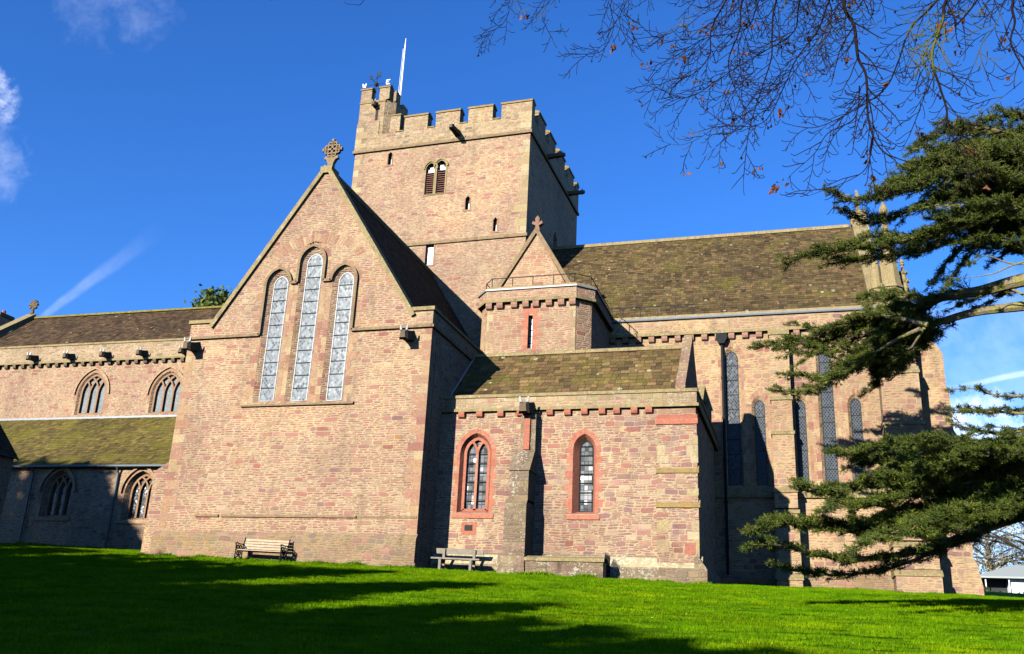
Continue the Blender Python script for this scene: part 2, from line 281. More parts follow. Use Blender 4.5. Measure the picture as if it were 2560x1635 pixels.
# ------------------------------------------------------------------ mesh helper
class MB:
    def __init__(self): self.v = []; self.f = []; self.mi = []
    def add(self, pts, faces, mi=0):
        b = len(self.v); self.v += [tuple(p) for p in pts]
        for f in faces: self.f.append([b+i for i in f]); self.mi.append(mi)
    def hexa(self, p, mi=0):   # 8 points: bottom 4 ccw, top 4 ccw
        self.add(p, [(3, 2, 1, 0), (4, 5, 6, 7), (0, 1, 5, 4), (1, 2, 6, 5), (2, 3, 7, 6), (3, 0, 4, 7)], mi)
    def box(self, F, s0, s1, d0, d1, z0, z1, mi=0):
        self.hexa([F.pt(s0, d0, z0), F.pt(s1, d0, z0), F.pt(s1, d1, z0), F.pt(s0, d1, z0), F.pt(s0, d0, z1), F.pt(s1, d0, z1), F.pt(s1, d1, z1), F.pt(s0, d1, z1)], mi)
    def prism_d(self, F, outl, d0, d1, mi=0):   # outline in (s,z), extruded along d
        n = len(outl); a = [F.pt(s, d0, z) for s, z in outl]; b = [F.pt(s, d1, z) for s, z in outl]
        self.add(a+b, [tuple(range(n)), tuple(range(2*n-1, n-1, -1))]+[(i, i+n, (i+1) % n+n, (i+1) % n) for i in range(n)], mi)
    def prism_s(self, F, outl, s0, s1, mi=0):   # outline in (d,z), extruded along s
        n = len(outl); a = [F.pt(s0, d, z) for d, z in outl]; b = [F.pt(s1, d, z) for d, z in outl]
        self.add(a+b, [tuple(range(n)), tuple(range(2*n-1, n-1, -1))]+[(i, i+n, (i+1) % n+n, (i+1) % n) for i in range(n)], mi)
    def prism_z(self, F, outl, z0, z1, mi=0, k=1.0):   # outline in (s,d); top scaled about its centre by k
        n = len(outl); cs = sum(p[0] for p in outl)/n; cdv = sum(p[1] for p in outl)/n
        a = [F.pt(s, d, z0) for s, d in outl]; b = [F.pt(cs+(s-cs)*k, cdv+(d-cdv)*k, z1) for s, d in outl]
        self.add(a+b, [tuple(range(n-1, -1, -1)), tuple(range(n, 2*n))]+[(i, (i+1) % n, (i+1) % n+n, i+n) for i in range(n)], mi)
    def tube(self, pts, radii, n=6, mi=0, cap=True):
        pts = [Vector(p) for p in pts]
        if not hasattr(radii, '__len__'): radii = [radii]*len(pts)
        rings = []; ref = None; base = len(self.v)
        for i, p in enumerate(pts):
            t = (pts[min(i+1, len(pts)-1)]-pts[max(i-1, 0)])
            if t.length < 1e-9: t = Vector((0, 0, 1))
            t.normalize()
            if ref is None: ref = Vector((0, 0, 1)) if abs(t.z) < .9 else Vector((1, 0, 0))
            x = ref - t*ref.dot(t)
            if x.length < 1e-6: x = Vector((1, 0, 0)) - t*t.x
            x.normalize(); y = t.cross(x); ref = x
            for j in range(n):
                a = 2*math.pi*(j+.5)/n; self.v.append(tuple(p+(x*math.cos(a)+y*math.sin(a))*radii[i]))
        for i in range(len(pts)-1):
            for j in range(n):
                self.f.append([base+i*n+j, base+i*n+(j+1) % n, base+(i+1)*n+(j+1) % n, base+(i+1)*n+j]); self.mi.append(mi)
        if cap and n > 2:
            self.f.append([base+j for j in range(n-1, -1, -1)]); self.mi.append(mi)
            e = base+(len(pts)-1)*n; self.f.append([e+j for j in range(n)]); self.mi.append(mi)
    def strip(self, F, path, d0, d1, w, mi=0, up=False):   # a square bar along a path of (s,z) on a wall; w wide either side
        pts = [Vector((s, z)) for s, z in path]; n = len(pts); L = []; Rr = []
        for i, p in enumerate(pts):
            t = pts[min(i+1, n-1)]-pts[max(i-1, 0)]; t.normalize(); q = Vector((-t.y, t.x)); 
            L.append(p+q*w); Rr.append(p-q*w)
        base = len(self.v)
        for i in range(n):
            for q, d in ((L[i], d0), (Rr[i], d0), (Rr[i], d1), (L[i], d1)): self.v.append(tuple(F.pt(q.x, d, q.y)))
        for i in range(n-1):
            for j in range(4): self.f.append([base+i*4+j, base+i*4+(j+1) % 4, base+i*4+4+(j+1) % 4, base+i*4+4+j]); self.mi.append(mi)
        self.f.append([base, base+1, base+2, base+3]); self.mi.append(mi)
        e = base+(n-1)*4; self.f.append([e+3, e+2, e+1, e]); self.mi.append(mi)
    def wall(self, F, d, outl, holes, mi=0, rmi=None):
        """front sheet with openings; holes = (outer loop, inner loop, depth)"""
        loops = [outl]+[h[0] for h in holes]
        tri = tessellate_polygon([[Vector((s, z, 0)) for s, z in lp] for lp in loops])
        flat = [p for lp in loops for p in lp]
        self.add([F.pt(s, d, z) for s, z in flat], [tuple(t) for t in tri], mi)
        for out, inn, dep in holes:
            n = len(out)
            self.add([F.pt(s, d, z) for s, z in out]+[F.pt(s, d+dep, z) for s, z in inn], [(i, (i+1) % n, n+(i+1) % n, n+i) for i in range(n)], mi if rmi is None else rmi)
    def sheet(self, F, d, loop, mi=0): 
        tri = tessellate_polygon([[Vector((s, z, 0)) for s, z in loop]])
        self.add([F.pt(s, d, z) for s, z in loop], [tuple(t) for t in tri], mi)
    def build(self, name, mats, parent=None, smooth=False):
        me = bpy.data.meshes.new(name); me.from_pydata(self.v, [], self.f)
        if not isinstance(mats, (list, tuple)): mats = [mats]
        for mm in mats: me.materials.append(mm)
        me.polygons.foreach_set('material_index', self.mi)
        if smooth: me.polygons.foreach_set('use_smooth', [True]*len(self.f))
        me.validate(); me.update()
        bm = bmesh.new(); bm.from_mesh(me); bmesh.ops.recalc_face_normals(bm, faces=bm.faces); bm.to_mesh(me); bm.free()
        o = bpy.data.objects.new(name, me); col.objects.link(o)
        if parent is not None:
            o.parent = parent
            o.matrix_parent_inverse = parent_world(parent).inverted()
        return o
    def into(self, o, mat):
        """add this geometry to an object already built, under one more material"""
        me = o.data; me.materials.append(mat); k_ = len(me.materials)-1
        bm = bmesh.new(); bm.from_mesh(me); b2 = bmesh.new(); m2 = bpy.data.meshes.new('t'); m2.from_pydata(self.v, [], self.f); b2.from_mesh(m2); bmesh.ops.recalc_face_normals(b2, faces=b2.faces)
        vs_ = [bm.verts.new(v.co) for v in b2.verts]
        for f in b2.faces: bm.faces.new([vs_[v.index] for v in f.verts]).material_index = k_
        bm.to_mesh(me); bm.free(); b2.free(); bpy.data.meshes.remove(m2)
def parent_world(o):
    m = Matrix.Translation(o.location)
    return m if o.parent is None else parent_world(o.parent) @ o.matrix_parent_inverse @ m
def tag(o, label=None, cat=None, group=None, kind=None):
    for kk, v in (('label', label), ('category', cat), ('group', group), ('kind', kind)):
        if v: o[kk] = v
    return o
def empty(name, loc, label, cat, group=None):
    o = bpy.data.objects.new(name, None); o.location = loc; o.empty_display_size = .3; col.objects.link(o)
    return tag(o, label, cat, group)

def arch(s0, s1, zs, za, rise=1.25, n=7):
    """pointed opening: sill zs, apex za; loop runs sill-left, sill-right, up the right, over, down the left"""
    a = (s1-s0)/2; r = a*rise; sp = za-r; Rr = (a*a+r*r)/(2*a); mid = (s0+s1)/2
    ang = math.asin(min(1, r/Rr)); L = [(s0, zs), (s1, zs)]
    rt = [(s1-Rr+Rr*math.cos(ang*i/n), sp+Rr*math.sin(ang*i/n)) for i in range(n+1)]
    lt = [(2*mid-s, z) for s, z in rt[:-1]][::-1]
    return L+rt+lt
def inset(loop, k, ks=None):
    """shrink an arch loop sideways by k, the sill upward by ks"""
    ss = [p[0] for p in loop]; zz = [p[1] for p in loop]
    s0, s1, zs, za = min(ss), max(ss), min(zz), max(zz); n = (len(loop)-3)//2
    rise = (za - loop[2][1])/((s1-s0)/2)
    return arch(s0+k, s1-k, zs+(k if ks is None else ks), za-k*1.15, rise, n)
def surround(mb, F, d, loop, w, mi=0, step=.34, alt=.35, proud=.004, wl=9.0, wr=9.0):
    """dressed blocks round an opening, each a separate island standing a few mm proud"""
    ss = [p[0] for p in loop]; zz = [p[1] for p in loop]; s0, s1 = min(ss), max(ss); zs, za = min(zz), max(zz)
    path = [(s1, zs)]; sp = loop[2][1]; nst = max(1, round((sp-zs)/step))
    for i in range(1, nst+1): path.append((s1, zs+(sp-zs)*i/nst))
    path += loop[3:-1]; mid = (s0+s1)/2
    # jambs
    for side in (-1, 1):
        for i in range(nst):
            z0 = zs+(sp-zs)*i/nst; z1 = zs+(sp-zs)*(i+1)/nst; ww = w*(1+(alt if i % 2 else -alt))*(1+rnd.uniform(-.12, .12))
            e = s1 if side > 0 else s0
            ww = min(ww, wr if side > 0 else wl); a, b = sorted((e, e+side*ww)); mb.box(F, a, b, d-proud, d+.012, z0+.006, z1-.006, mi)
    arc = loop[2:]
    c = [Vector(p) for p in arc]
    for i in range(len(c)-1):
        p, q = c[i], c[i+1]
        cen = Vector((mid, sp-.2*(s1-s0)))
        o1 = (p-Vector((mid, sp))); o2 = (q-Vector((mid, sp)))
        def off(v): 
            t = v.copy(); 
            if t.length < 1e-6: t = Vector((0, 1))
            return t.normalized()*w
        a2, b2 = p+off(o1), q+off(o2)
        lp = [p+(q-p)*.02, q-(q-p)*.02, b2-(b2-a2)*.02, a2+(b2-a2)*.02]
        mb.prism_d(F, [(v.x, v.y) for v in lp], d-proud, d+.012, mi)

def tiles(F, s0, s1, e, r, mat, parent, name, row=.25, wmin=.15, wmax=.38, flat=False, along='s'):
    """stone tiles laid in courses from eave e=(d,z) to ridge r=(d,z); every tile its own small slab"""
    mb = MB(); e = Vector(e); r = Vector(r); L = (r-e).length; t = (r-e)/L; nrm = Vector((-t.y, t.x))
    if nrm.y < 0: nrm = -nrm
    n = max(2, round(L/row)); 
    P = (lambda s, q: F.pt(s, q.x, q.y)) if along == 's' else (lambda s, q: F.pt(q.x, s, q.y))
    a = 0.0; i = 0; rr = [L*(1-(1-j/n)**1.0) for j in range(n+1)]
    for i in range(n):
        h0, h1 = rr[i], rr[i+1]+.03
        s = s0-rnd.uniform(0, .2)
        while s < s1:
            w = rnd.uniform(wmin, wmax); a0, a1 = max(s, s0), min(s+w, s1); s += w
            if a1-a0 < .03: continue
            j0 = rnd.uniform(-.02, .02); th = rnd.uniform(.012, .032); tl = rnd.uniform(.004, .012)
            lo, hi = e+t*(h0+j0), e+t*h1
            g = rnd.uniform(.003, .010); und = lo+t*.05
            pts = [P(a0+g, und), P(a1-g, und), P(a1-g, hi), P(a0+g, hi), P(a0+g, lo+nrm*th), P(a1-g, lo+nrm*(th+rnd.uniform(-.006, .006))), P(a1-g, hi+nrm*tl), P(a0+g, hi+nrm*tl)]
            mb.add(pts, [(4, 5, 6, 7), (0, 1, 5, 4), (1, 2, 6, 5), (3, 0, 4, 7)])
    # boarding under the tiles
    mb.add([P(s0, e-nrm*.01), P(s1, e-nrm*.01), P(s1, r-nrm*.01), P(s0, r-nrm*.01)], [(0, 1, 2, 3)])
    return mb.build(name, mat, parent)

# ------------------------------------------------------------------ ground
def g(x, y):
    a = -1.6 + min(y, 34)/34*(3.72-.028*max(-60, min(x, 30)))
    if y > 34: a += .075*(min(y, 100)-34) if y < 100 else .075*66+.004*(y-100)
    if y < 0: a = -1.6+y*.06
    a += .10*mnoise.noise(Vector((x*.11, y*.11, .3)))*min(1, max(0, (y-4)/10)) + .035*mnoise.noise(Vector((x*.35, y*.35, 1.3)))
    return a + EYE
xs = [-260, -180, -120, -90]+[-75+1.0*i for i in range(106)]+[36, 45, 60, 90, 140, 220]
ys = [-160, -90, -50, -25, -12, -4]+[0+.8*i for i in range(66)]+[56, 62, 70, 80, 90, 100, 115, 140, 180, 260, 400, 700, 1200]
mb = MB(); nx, ny = len(xs), len(ys)
for y in ys:
    for x in xs: mb.v.append((x*(1 if y < 300 else 4), y, g(x, y)))
for j in range(ny-1):
    for i in range(nx-1): mb.f.append([j*nx+i, j*nx+i+1, (j+1)*nx+i+1, (j+1)*nx+i]); mb.mi.append(0)
mt, k, bs = new_mat('lawn_soil_and_turf'); gn = k.node('ShaderNodeNewGeometry'); P = gn.outputs['Position']
c = k.ramp(k.add(k.mul(k.noise(P, .5, 4), .6), k.mul(k.noise(P, 9, 3), .4)), [(.3, (.045, .12, .0008)), (.5, (.075, .165, .001)), (.7, (.10, .19, .0015))])
c = k.mix(1.0, c, k.ramp(k.noise(k.vm('MULTIPLY', P, (1, 1, 1)), 45, 3), [(.25, (.45, .45, .45)), (.75, (1.45, 1.45, 1.45))]), 'MULTIPLY')
k.put(bs.inputs['Base Color'], c); bs.inputs['Roughness'].default_value = .95; bs.inputs['Specular IOR Level'].default_value = .02
bump(k, bs, k.noise(P, 40, 3), 1.0, .05); M['grass'] = mt
ground = mb.build('ground', mt, smooth=True); tag(ground, kind='structure')

# ------------------------------------------------------------------ THE CATHEDRAL
church = empty('cathedral', (-14, 45, g(-14, 45)), 'pink and buff sandstone cathedral with square battlemented tower, gabled transept and stone tiled roofs', 'cathedral')
def hood(mb, F, path, d, w=.06, out=.12): mb.strip(F, path, d-out, d+.03, w)

# ---- south transept
YT = 34.0
xw, xe = -25.8, -14.15
zg = 3.2
Zk = 12.92+EYE; Zs = 12.23+EYE; Zap = 20.2+EYE
fl, fr = -24.68, -15.06; zf = 12.72+EYE; ctr = -19.88
lanc = [(-21.90, -21.22, 9.30, 14.98), (-20.36, -19.64, 9.26, 15.95), (-18.71, -18.03, 9.23, 14.95)]
holes = []; glz = []
for s0, s1, z0, za in lanc:
    o = arch(s0-.24, s1+.17, z0+EYE-.12, za+EYE+.26, 1.2); i_ = arch(s0, s1, z0+EYE, za+EYE, 1.2); holes.append((o, i_, .17)); glz.append(i_)
mb = MB()
outl = [(xw, zg), (xe, zg), (xe, Zk), (fr, Zk), (fr, zf), (ctr, Zap-.1), (fl, zf), (fl, Zk), (xw, Zk)]
mb.wall(W, YT, outl, holes)
mb.prism_d(W, [(xw, zg), (xe, zg), (xe, Zk), (xw, Zk)], YT+.55, YT+.6)
mb.prism_d(W, [(fl, Zk-.3), (fr, Zk-.3), (ctr, Zap-.15)], YT+.5, YT+.9)
for sx in (xw, xe):      # flank walls and their parapets
    a, b = sorted((sx, sx+(.8 if sx < -20 else -.8))); mb.box(W, a, b, YT+.001, 47.2, zg, Zk)
trans = mb.build('transept_wall', M['transept'], church)
wl = []
mb = MB()
gap1 = (holes[1][0][0][0]-holes[0][0][1][0])/2-.01; gap2 = (holes[2][0][0][0]-holes[1][0][1][0])/2-.01
for (o, i_, dep), wl_, wr_ in zip(holes, (9, gap1, gap2), (gap1, gap2, 9)): surround(mb, W, YT, o, .30, alt=.4, step=.36, wl=wl_, wr=wr_)
# relieving arch of thin stones over the three lancets
for k_, (cx_, cz_, r_, a0, a1) in enumerate([(-19.85, 15.1+EYE, 0, 18, 162)]):
    nst = 44
    for i in range(nst):
        t0 = R_(a0+(a1-a0)*i/nst); t1 = R_(a0+(a1-a0)*(i+.80)/nst); r0 = rnd.uniform(-.03, .03); r1 = .46+rnd.uniform(-.08, .08)
        f = lambda t, r: (cx_+(2.15+r)*math.cos(t), cz_+(1.32+r)*math.sin(t))
        mb.prism_d(W, [f(t0, r0), f(t0, r1), f(t1, r1), f(t1, r0)], YT-.004, YT+.03)
for sx, sg in ((xw, 1), (xe, -1)):   # quoins
    z = zg+.9; i = 0
    while z < Zs-.3:
        h = rnd.uniform(.24, .4); w = (.62 if i % 2 else .36)*rnd.uniform(.85, 1.15)
        a, b = sorted((sx-sg*.003, sx+sg*w)); mb.box(W, a, b, YT-.004, YT+.3, z, z+h-.012); z += h; i += 1
mb.into(trans, M['quoin'])
for (o, i_, dep) in holes:
    mb = MB(); mb.sheet(W, YT+dep-.02, i_, 0); s0, s1 = i_[0][0], i_[1][0]; z0 = i_[0][1]; za = max(p[1] for p in i_)
    nb = round((za-z0)/.56)
    for j in range(1, nb): 
        z = z0+(za-z0)*j/nb
        if z < za-.35: mb.box(W, s0, s1, YT+dep-.05, YT+dep-.023, z-.016, z+.016, 1)
    mb.strip(W, i_+[i_[0]], YT+dep-.045, YT+dep-.015, .022, 2)
    mb.build('lancet_window', [M['glass_t'], M['iron'], M['lead']], trans)
# hood mould and string course in one run
mb = MB()
def hoodpath(s0, s1, za, bottom):
    a = arch(s0, s1, bottom, za, 1.2); return a[2:-0 or None]
L, C, Rr = holes[0][0], holes[1][0], holes[2][0]
def grow(lp, k): return inset(lp, -k, 0)
gl, gc, gr = grow(L, .07), grow(C, .07), grow(Rr, .07)
zl = 14.58+EYE
def arcpart(lp, zmin_l, zmin_r):
    """left foot up, over, right foot down"""
    arc = lp[2:][::-1]; s0, s1 = min(p[0] for p in lp), max(p[0] for p in lp); sp = lp[2][1]
    return [(s0, zmin_l)]+([] if abs(zmin_l-sp) < .02 else [(s0, sp)])+arc[1:-1]+([] if abs(zmin_r-sp) < .02 else [(s1, sp)])+[(s1, zmin_r)]
hood(mb, W, [(xw, Zs), (gl[0][0], Zs)], YT)
hood(mb, W, arcpart(gl, Zs, zl), YT); hood(mb, W, [(gl[1][0], zl), (gc[0][0], zl)], YT)
hood(mb, W, arcpart(gc, zl, zl), YT); hood(mb, W, [(gc[1][0], zl), (gr[0][0], zl)], YT)
hood(mb, W, arcpart(gr, zl, Zs), YT); hood(mb, W, [(gr[1][0], Zs), (xe, Zs)], YT)
mb.box(W, xe-.02, xe+.10, YT-.1, 46, Zs-.06, Zs+.06)
mb.build('string_course', M['string'], trans)
mb = MB(); mb.box(W, -22.64, -17.36, YT-.10, YT+.02, 9.02+EYE, 9.11+EYE); mb.build('window_sill', M['string'], trans)
for a, b, t in ((-24.1, -22.98, .07), (-22.85, -16.75, .07), (-16.72, -14.2, .03)): mb = MB(); mb.box(W, a, b, YT-t, YT+.02, 4.40+EYE, 4.49+EYE); mb.build('string_course', M['string'], trans)
# gable coping, kneelers
mb = MB()
mb.strip(W, [(fl-.05, zf), (ctr-.02, Zap)], YT-.12, YT+.55, .10)
mb.strip(W, [(ctr+.02, Zap), (fr+.05, zf)], YT-.12, YT+.55, .10)
mb.box(W, ctr-.28, ctr+.28, YT-.125, YT+.6, Zap-.35, Zap-.02)
mb.box(W, xw-.08, fl+.02, YT-.09, YT+.75, Zk, Zk+.16); mb.box(W, fr-.02, xe+.08, YT-.09, YT+.75, Zk, Zk+.16)
mb.box(W, xe-.75, xe+.07, YT+.7501, 46.9, Zk, Zk+.13); mb.box(W, xw-.07, xw+.75, YT+.7501, 46.9, Zk, Zk+.13)
mb.build('gable_coping', M['cap'], trans)
# battered plinth and west clasping buttress
mb = MB()
mb.prism_s(W, [(YT-.25, zg-.6), (YT-.18, 2.75+EYE+.85), (YT-.02, 2.75+EYE+1.05), (YT+.1, 2.75+EYE+1.05), (YT+.1, zg-.6)], xw-.1, xe+.06)
mb.prism_d(W, [(xe-.1, zg-.6), (xe+.16, zg-.6), (xe+.10, 4.3), (xe-.1, 4.5)], YT-.2, 36)
mb.build('plinth', M['plinth'], trans)
mb = MB(); mb.prism_d(W, [(-26.5, zg-.5), (xw+.02, zg-.5), (xw+.02, 6.72+EYE), (-26.45, 6.3+EYE)], YT-.003, YT+2.6); mb.build('clasping_buttress', M['transept'], trans)
def gargoyle(mb, F, s, z, d, out=.75, drop=.22, w=.13):
    """stone water spout: a tapering beast-like block, slightly drooping, with a lead lip"""
    for t0, t1, w0, w1 in ((0, .35, 1.25, 1.05), (.35, .8, 1.05, .95), (.8, 1.0, 1.15, .7)):
        pts = []
        for t, ww in ((t0, w0), (t1, w1)):
            dd = d-out*t; zz = z-drop*t; a = w*ww
            pts.append([F.pt(s-a, dd, zz-a*1.2), F.pt(s+a, dd, zz-a*1.2), F.pt(s+a*.8, dd, zz+a*.9), F.pt(s-a*.8, dd, zz+a*.9)])
        mb.add(pts[0]+pts[1], [(0, 1, 2, 3), (7, 6, 5, 4), (0, 4, 5, 1), (1, 5, 6, 2), (2, 6, 7, 3), (3, 7, 4, 0)])
    for sg in (-1, 1):
        mb.tube([F.pt(s+sg*w*.7, d-out*.86, z-drop*.8+w*.9), F.pt(s+sg*w*.9, d-out*.86, z-drop*.8+w*2.1)], [w*.36, w*.2], 5, 1)
def lip(mb, F, s, z, d, out, w=.10):
    mb.box(F, s-w, s+w, d-out-.12, d-out+.05, z-.02, z+.03)
for s, z in ((-25.35, 11.88), (-15.1, 11.88)):
    mb = MB(); gargoyle(mb, W, s, z+EYE, YT, .8, .2, .17); mb.build('gargoyle', [M['spout'], M['glass_w']], trans)
# cross finial: a pierced lozenge of scrolls on a flared stem
mb = MB(); cx0 = ctr+.05; cz0 = Zap+.98; dd = YT+.2
FS = .80
def fin(path, w): mb.strip(W, [(cx0+a*FS, cz0+b*FS) for a, b in path], dd-.08, dd+.08, w*FS*1.3)
mb.prism_d(W, [(cx0-.12, Zap-.1), (cx0+.12, Zap-.1), (cx0+.14, Zap+.25), (cx0+.26, Zap+.48), (cx0+.16, Zap+.54), (cx0-.16, Zap+.54), (cx0-.26, Zap+.48), (cx0-.14, Zap+.25)], dd-.1, dd+.1)
for a, b in ((-1, 0), (1, 0), (0, 1), (0, -1)): fin([(0, 0), (a*.52, b*.52)], .05)
for sx in (-1, 1):
    for sz in (-1, 1):
        for q in (.30, .70):
            c0 = Vector((sx*.52*q*.96, sz*.52*(1-q)*.96)); 
            fin([(c0.x+.10*math.cos(t*math.pi/5), c0.y+.10*math.sin(t*math.pi/5)) for t in range(11)], .032)
    fin([(sx*.22, -.60), (sx*.42, -.52)], .07)
for a, b in ((-.55, 0), (.55, 0), (0, .57)): fin([(a-.07, b), (a+.07, b)], .07)
mb.build('gable_cross', M['string'], trans)
# roofs
tr = MB()
tr_w = tiles(W, YT+.5, 47.3, (fl+.1, zf-.05), (ctr, Zap-.12), M['tile_dark'], church, 'transept_roof', along='d')
tr_e = tiles(W, YT+.5, 47.3, (fr-.1, zf-.05), (ctr, Zap-.12), M['tile_dark'], church, 'transept_roof', along='d')
mb = MB(); mb.tube([(ctr, YT+.5, Zap-.06), (ctr, 47.1, Zap-.06)], .14, 6); mb.build('ridge_tile', M['cap'], tr_e)
mb = MB(); mb.box(W, xw+.8, xe-.8, YT+.6, 47.2, zg, zf-.1); mb.build('transept_core', M['transept'], trans)

# ---- tower
TD = 47.0
o_ = at(1326, 328, TD)
T = Frame((o_.x, o_.y), R_(-1.0))
TW = 11.5
Zst = T.px(1326, 328, 0)[1]; Zst = 28.8+EYE; Zt2 = 22.12+EYE; Ztop = 30.85+EYE; Zemb = 29.9+EYE
mb = MB()
# belfry window and small lights are sunk into the south face
def tp(a, b): return T.px(*c3(a, b), 0)
bl = tp(537, 1130); br = tp(658, 1120)
twin = [arch(bl[0], (bl[0]+br[0])/2-.06, bl[1], tp(573, 935)[1]+.05, 1.25), arch((bl[0]+br[0])/2+.06, br[0], bl[1], tp(640, 922)[1]+.1, 1.25)]
slits = []
for (a0, b0, a1, b1) in ((290, 935, 318, 868), (803, 1232, 832, 1155), (988, 1375, 1012, 1308)):
    p = tp(a0, b0); q = tp(a1, b1); slits.append((p[0]-.02, q[0]+.03, p[1], max(q[1], p[1]+.9)))
p = T.px(*c2(1517, 622), 0); q = T.px(*c2(1553, 535), 0); slits.append((p[0], p[0]+.52, p[1], p[1]+1.35))
th = [(inset(a, -.10, -.08), a, .35) for a in twin]
for i, (a, b, z0, z1) in enumerate(slits):
    lp = [(a, z0), (b, z0), (b, z1), (a, z1)] if i == 3 else [(a, z0), (b, z0), (b, z1-.32), (b+.09, z1-.24), (b, z1-.15), ((a+b)/2, z1), (a, z1-.15), (a-.09, z1-.24), (a, z1-.32)]
    th.append((lp, lp, .25))
mb.wall(T, 0, [(-TW, zg+4), (0, zg+4), (0, Zst), (-TW, Zst)], th)
es = [T.pxs(*c3(1392, 1320), 0), T.pxs(*c3(1415, 1165), 0)]
eh = [[(es[0][0], 21.4+EYE), (es[0][0]+.9, 21.4+EYE), (es[0][0]+.9, 24.6+EYE), (es[0][0]+.45, 25.1+EYE), (es[0][0], 24.6+EYE)]]
TE = Frame(tuple(T.pt(0, 0, 0))[:2], R_(-1.0)+math.pi/2)      # east face: s runs north, d runs west
mb.wall(TE, 0, [(0, zg+4), (TW, zg+4), (TW, Zst), (0, Zst)], [(eh[0], eh[0], .4)])
mb.box(T, -TW, -.45, .45, TW, zg+4, Zst)
mb.box(T, -TW, -TW+.4, 0.001, TW, zg+4, Zst)
mb.box(T, -TW, -.001, TW-.4, TW, zg+4, Zst)
tower = mb.build('tower', M['tower'], church)
mb = MB()
# parapet: four walls with battlements
pw = .55; po = .06
mer = [(-9.02, -7.42), (-6.62, -4.98), (-4.17, -2.56), (-1.98, 0)]
mer = []
for a0, a1 in ((405, 565), (612, 775), (825, 990), (1043, 1240)):
    mer.append((T.px(*c3(a0, 640), 0)[0], T.px(*c3(a1, 560), 0)[0]))
mer[-1] = (mer[-1][0], po)
for d0 in (-po, TW-pw):
    mb.box(T, -TW-po, po, d0, d0+pw+po, Zst, Zemb)
    for a, b in mer+[(-TW-po, -TW+1.5)]: mb.box(T, a, b, d0, d0+pw+po, Zemb, Ztop)
for s0 in (-TW-po, -pw):
    mb.box(T, s0, s0+pw+po, pw, TW-pw, Zst, Zemb)
    for i in range(4):
        a = 1.35+i*2.4; mb.box(T, s0, s0+pw+po, a, a+1.55, Zemb, Ztop)
mb.box(T, -TW, 0, .5, TW-.5, Zst, Zst+.1)
tpar = mb.build('parapet', M['parapet'], tower)
mb = MB()
for d0 in (-po, TW-pw):
    for a, b in mer: mb.prism_s(T, [(d0-.06, Ztop), (d0+pw+po+.06, Ztop), (d0+pw+po+.06, Ztop+.12), (d0+pw/2, Ztop+.26), (d0-.06, Ztop+.12)], a-.04, b+.04)
for s0 in (-TW-po, -pw):
    for i in range(4):
        a = 1.35+i*2.4; mb.prism_d(T, [(s0-.06, Ztop), (s0+pw+po+.06, Ztop), (s0+pw+po+.06, Ztop+.12), (s0+pw/2, Ztop+.26), (s0-.06, Ztop+.12)], a-.04, a+1.59)
edges = [(a[1], b[0]) for a, b in zip(mer[:-1], mer[1:])]+[(-TW+2.6, mer[0][0])]
for a, b in edges: mb.box(T, a+.045, b-.045, -po-.05, pw+.04, Zemb, Zemb+.07)
mb.into(tpar, M['orange_cap'])
for z, r in ((Zst, .13), (Zt2, .10)):
    mb = MB(); mb.box(T, -TW-r, r, -r, .02, z-.1, z+.08); mb.box(T, -.02, r, .0201, TW+r, z-.1, z+.08); mb.box(T, -TW-r, -TW+.02, .0201, TW+r, z-.1, z+.08); mb.build('string_course', M['string'], tower)
mb = MB()   # big quoins at both south corners
for sx, sg in ((-TW, 1), (0, -1)):
    z = zg+6; i = 0
    while z < Ztop-.6:
        h = rnd.uniform(.28, .5); w = (.7 if i % 2 else .4)*rnd.uniform(.85, 1.15); a, b = sorted((sx-sg*(.003+ (po if z > Zst else 0)), sx+sg*w))
        if not (Zst-.6 < z < Zst+.12 or Zt2-.6 < z < Zt2+.1): mb.box(T, a, b, -.004-(po if z > Zst else 0), .3, z, z+h-.012)
        z += h; i += 1
mb.into(tower, M['pquoin'])
mb = MB()
for a in twin:
    mb.sheet(T, .33, a, 2); z0 = a[0][1]; za = max(p[1] for p in a); n = 11
    for j in range(n):
        z = z0+.04+(za-z0-.62)*j/(n-1)
        mb.add([T.pt(a[0][0], .06, z), T.pt(a[1][0], .06, z), T.pt(a[1][0], .28, z+.13), T.pt(a[0][0], .28, z+.13), T.pt(a[0][0], .06, z+.03), T.pt(a[1][0], .06, z+.03), T.pt(a[1][0], .28, z+.16), T.pt(a[0][0], .28, z+.16)],
               [(0, 1, 2, 3), (4, 5, 6, 7), (0, 1, 5, 4), (1, 2, 6, 5), (2, 3, 7, 6), (3, 0, 4, 7)], 0)
    mb.box(T, a[0][0]+.05, a[1][0]-.05, .15, .17, za-.56, za-.3, 1); mb.box(T, a[0][0]+.15, a[1][0]-.15, .152, .168, za-.3, za-.16, 1)
mb.build('louvre_window', [M['louvre'], M['glass_w'], M['dark']], tower)
mb = MB()
for a in twin:
    aa = inset(a, -.10, -.08); mb.strip(T, aa+[aa[0]], -.03, .1, .05)
    aa = inset(a, -.17, -.1); mb.strip(T, aa[2:], -.09, .03, .045)
mb.build('window_surround', M['cap'], tower)
for i, (a, b, z0, z1) in enumerate(slits):
    mb = MB(); mb.box(T, a-.1, b+.1, .24, .27, z0-.02, z1+.02, 0)
    if i == 3: mb.box(T, a, b, .2, .22, z0, z1, 1)
    elif i < 3: mb.box(T, (a+b)/2+.02, b, .14, .16, z0, z1-.45, 1)
    mb.strip(T, [(a-.03, z0), (a-.03, z1-.2)], -.015, .05, .04, 2); mb.strip(T, [(b+.03, z0), (b+.03, z1-.2)], -.015, .05, .04, 2)
    mb.box(T, a-.12, b+.12, -.03, .1, z0-.09, z0-.005, 2)
    mb.build('slit_window', [M['dark'], M['glass_w'], M['quoin']], tower)
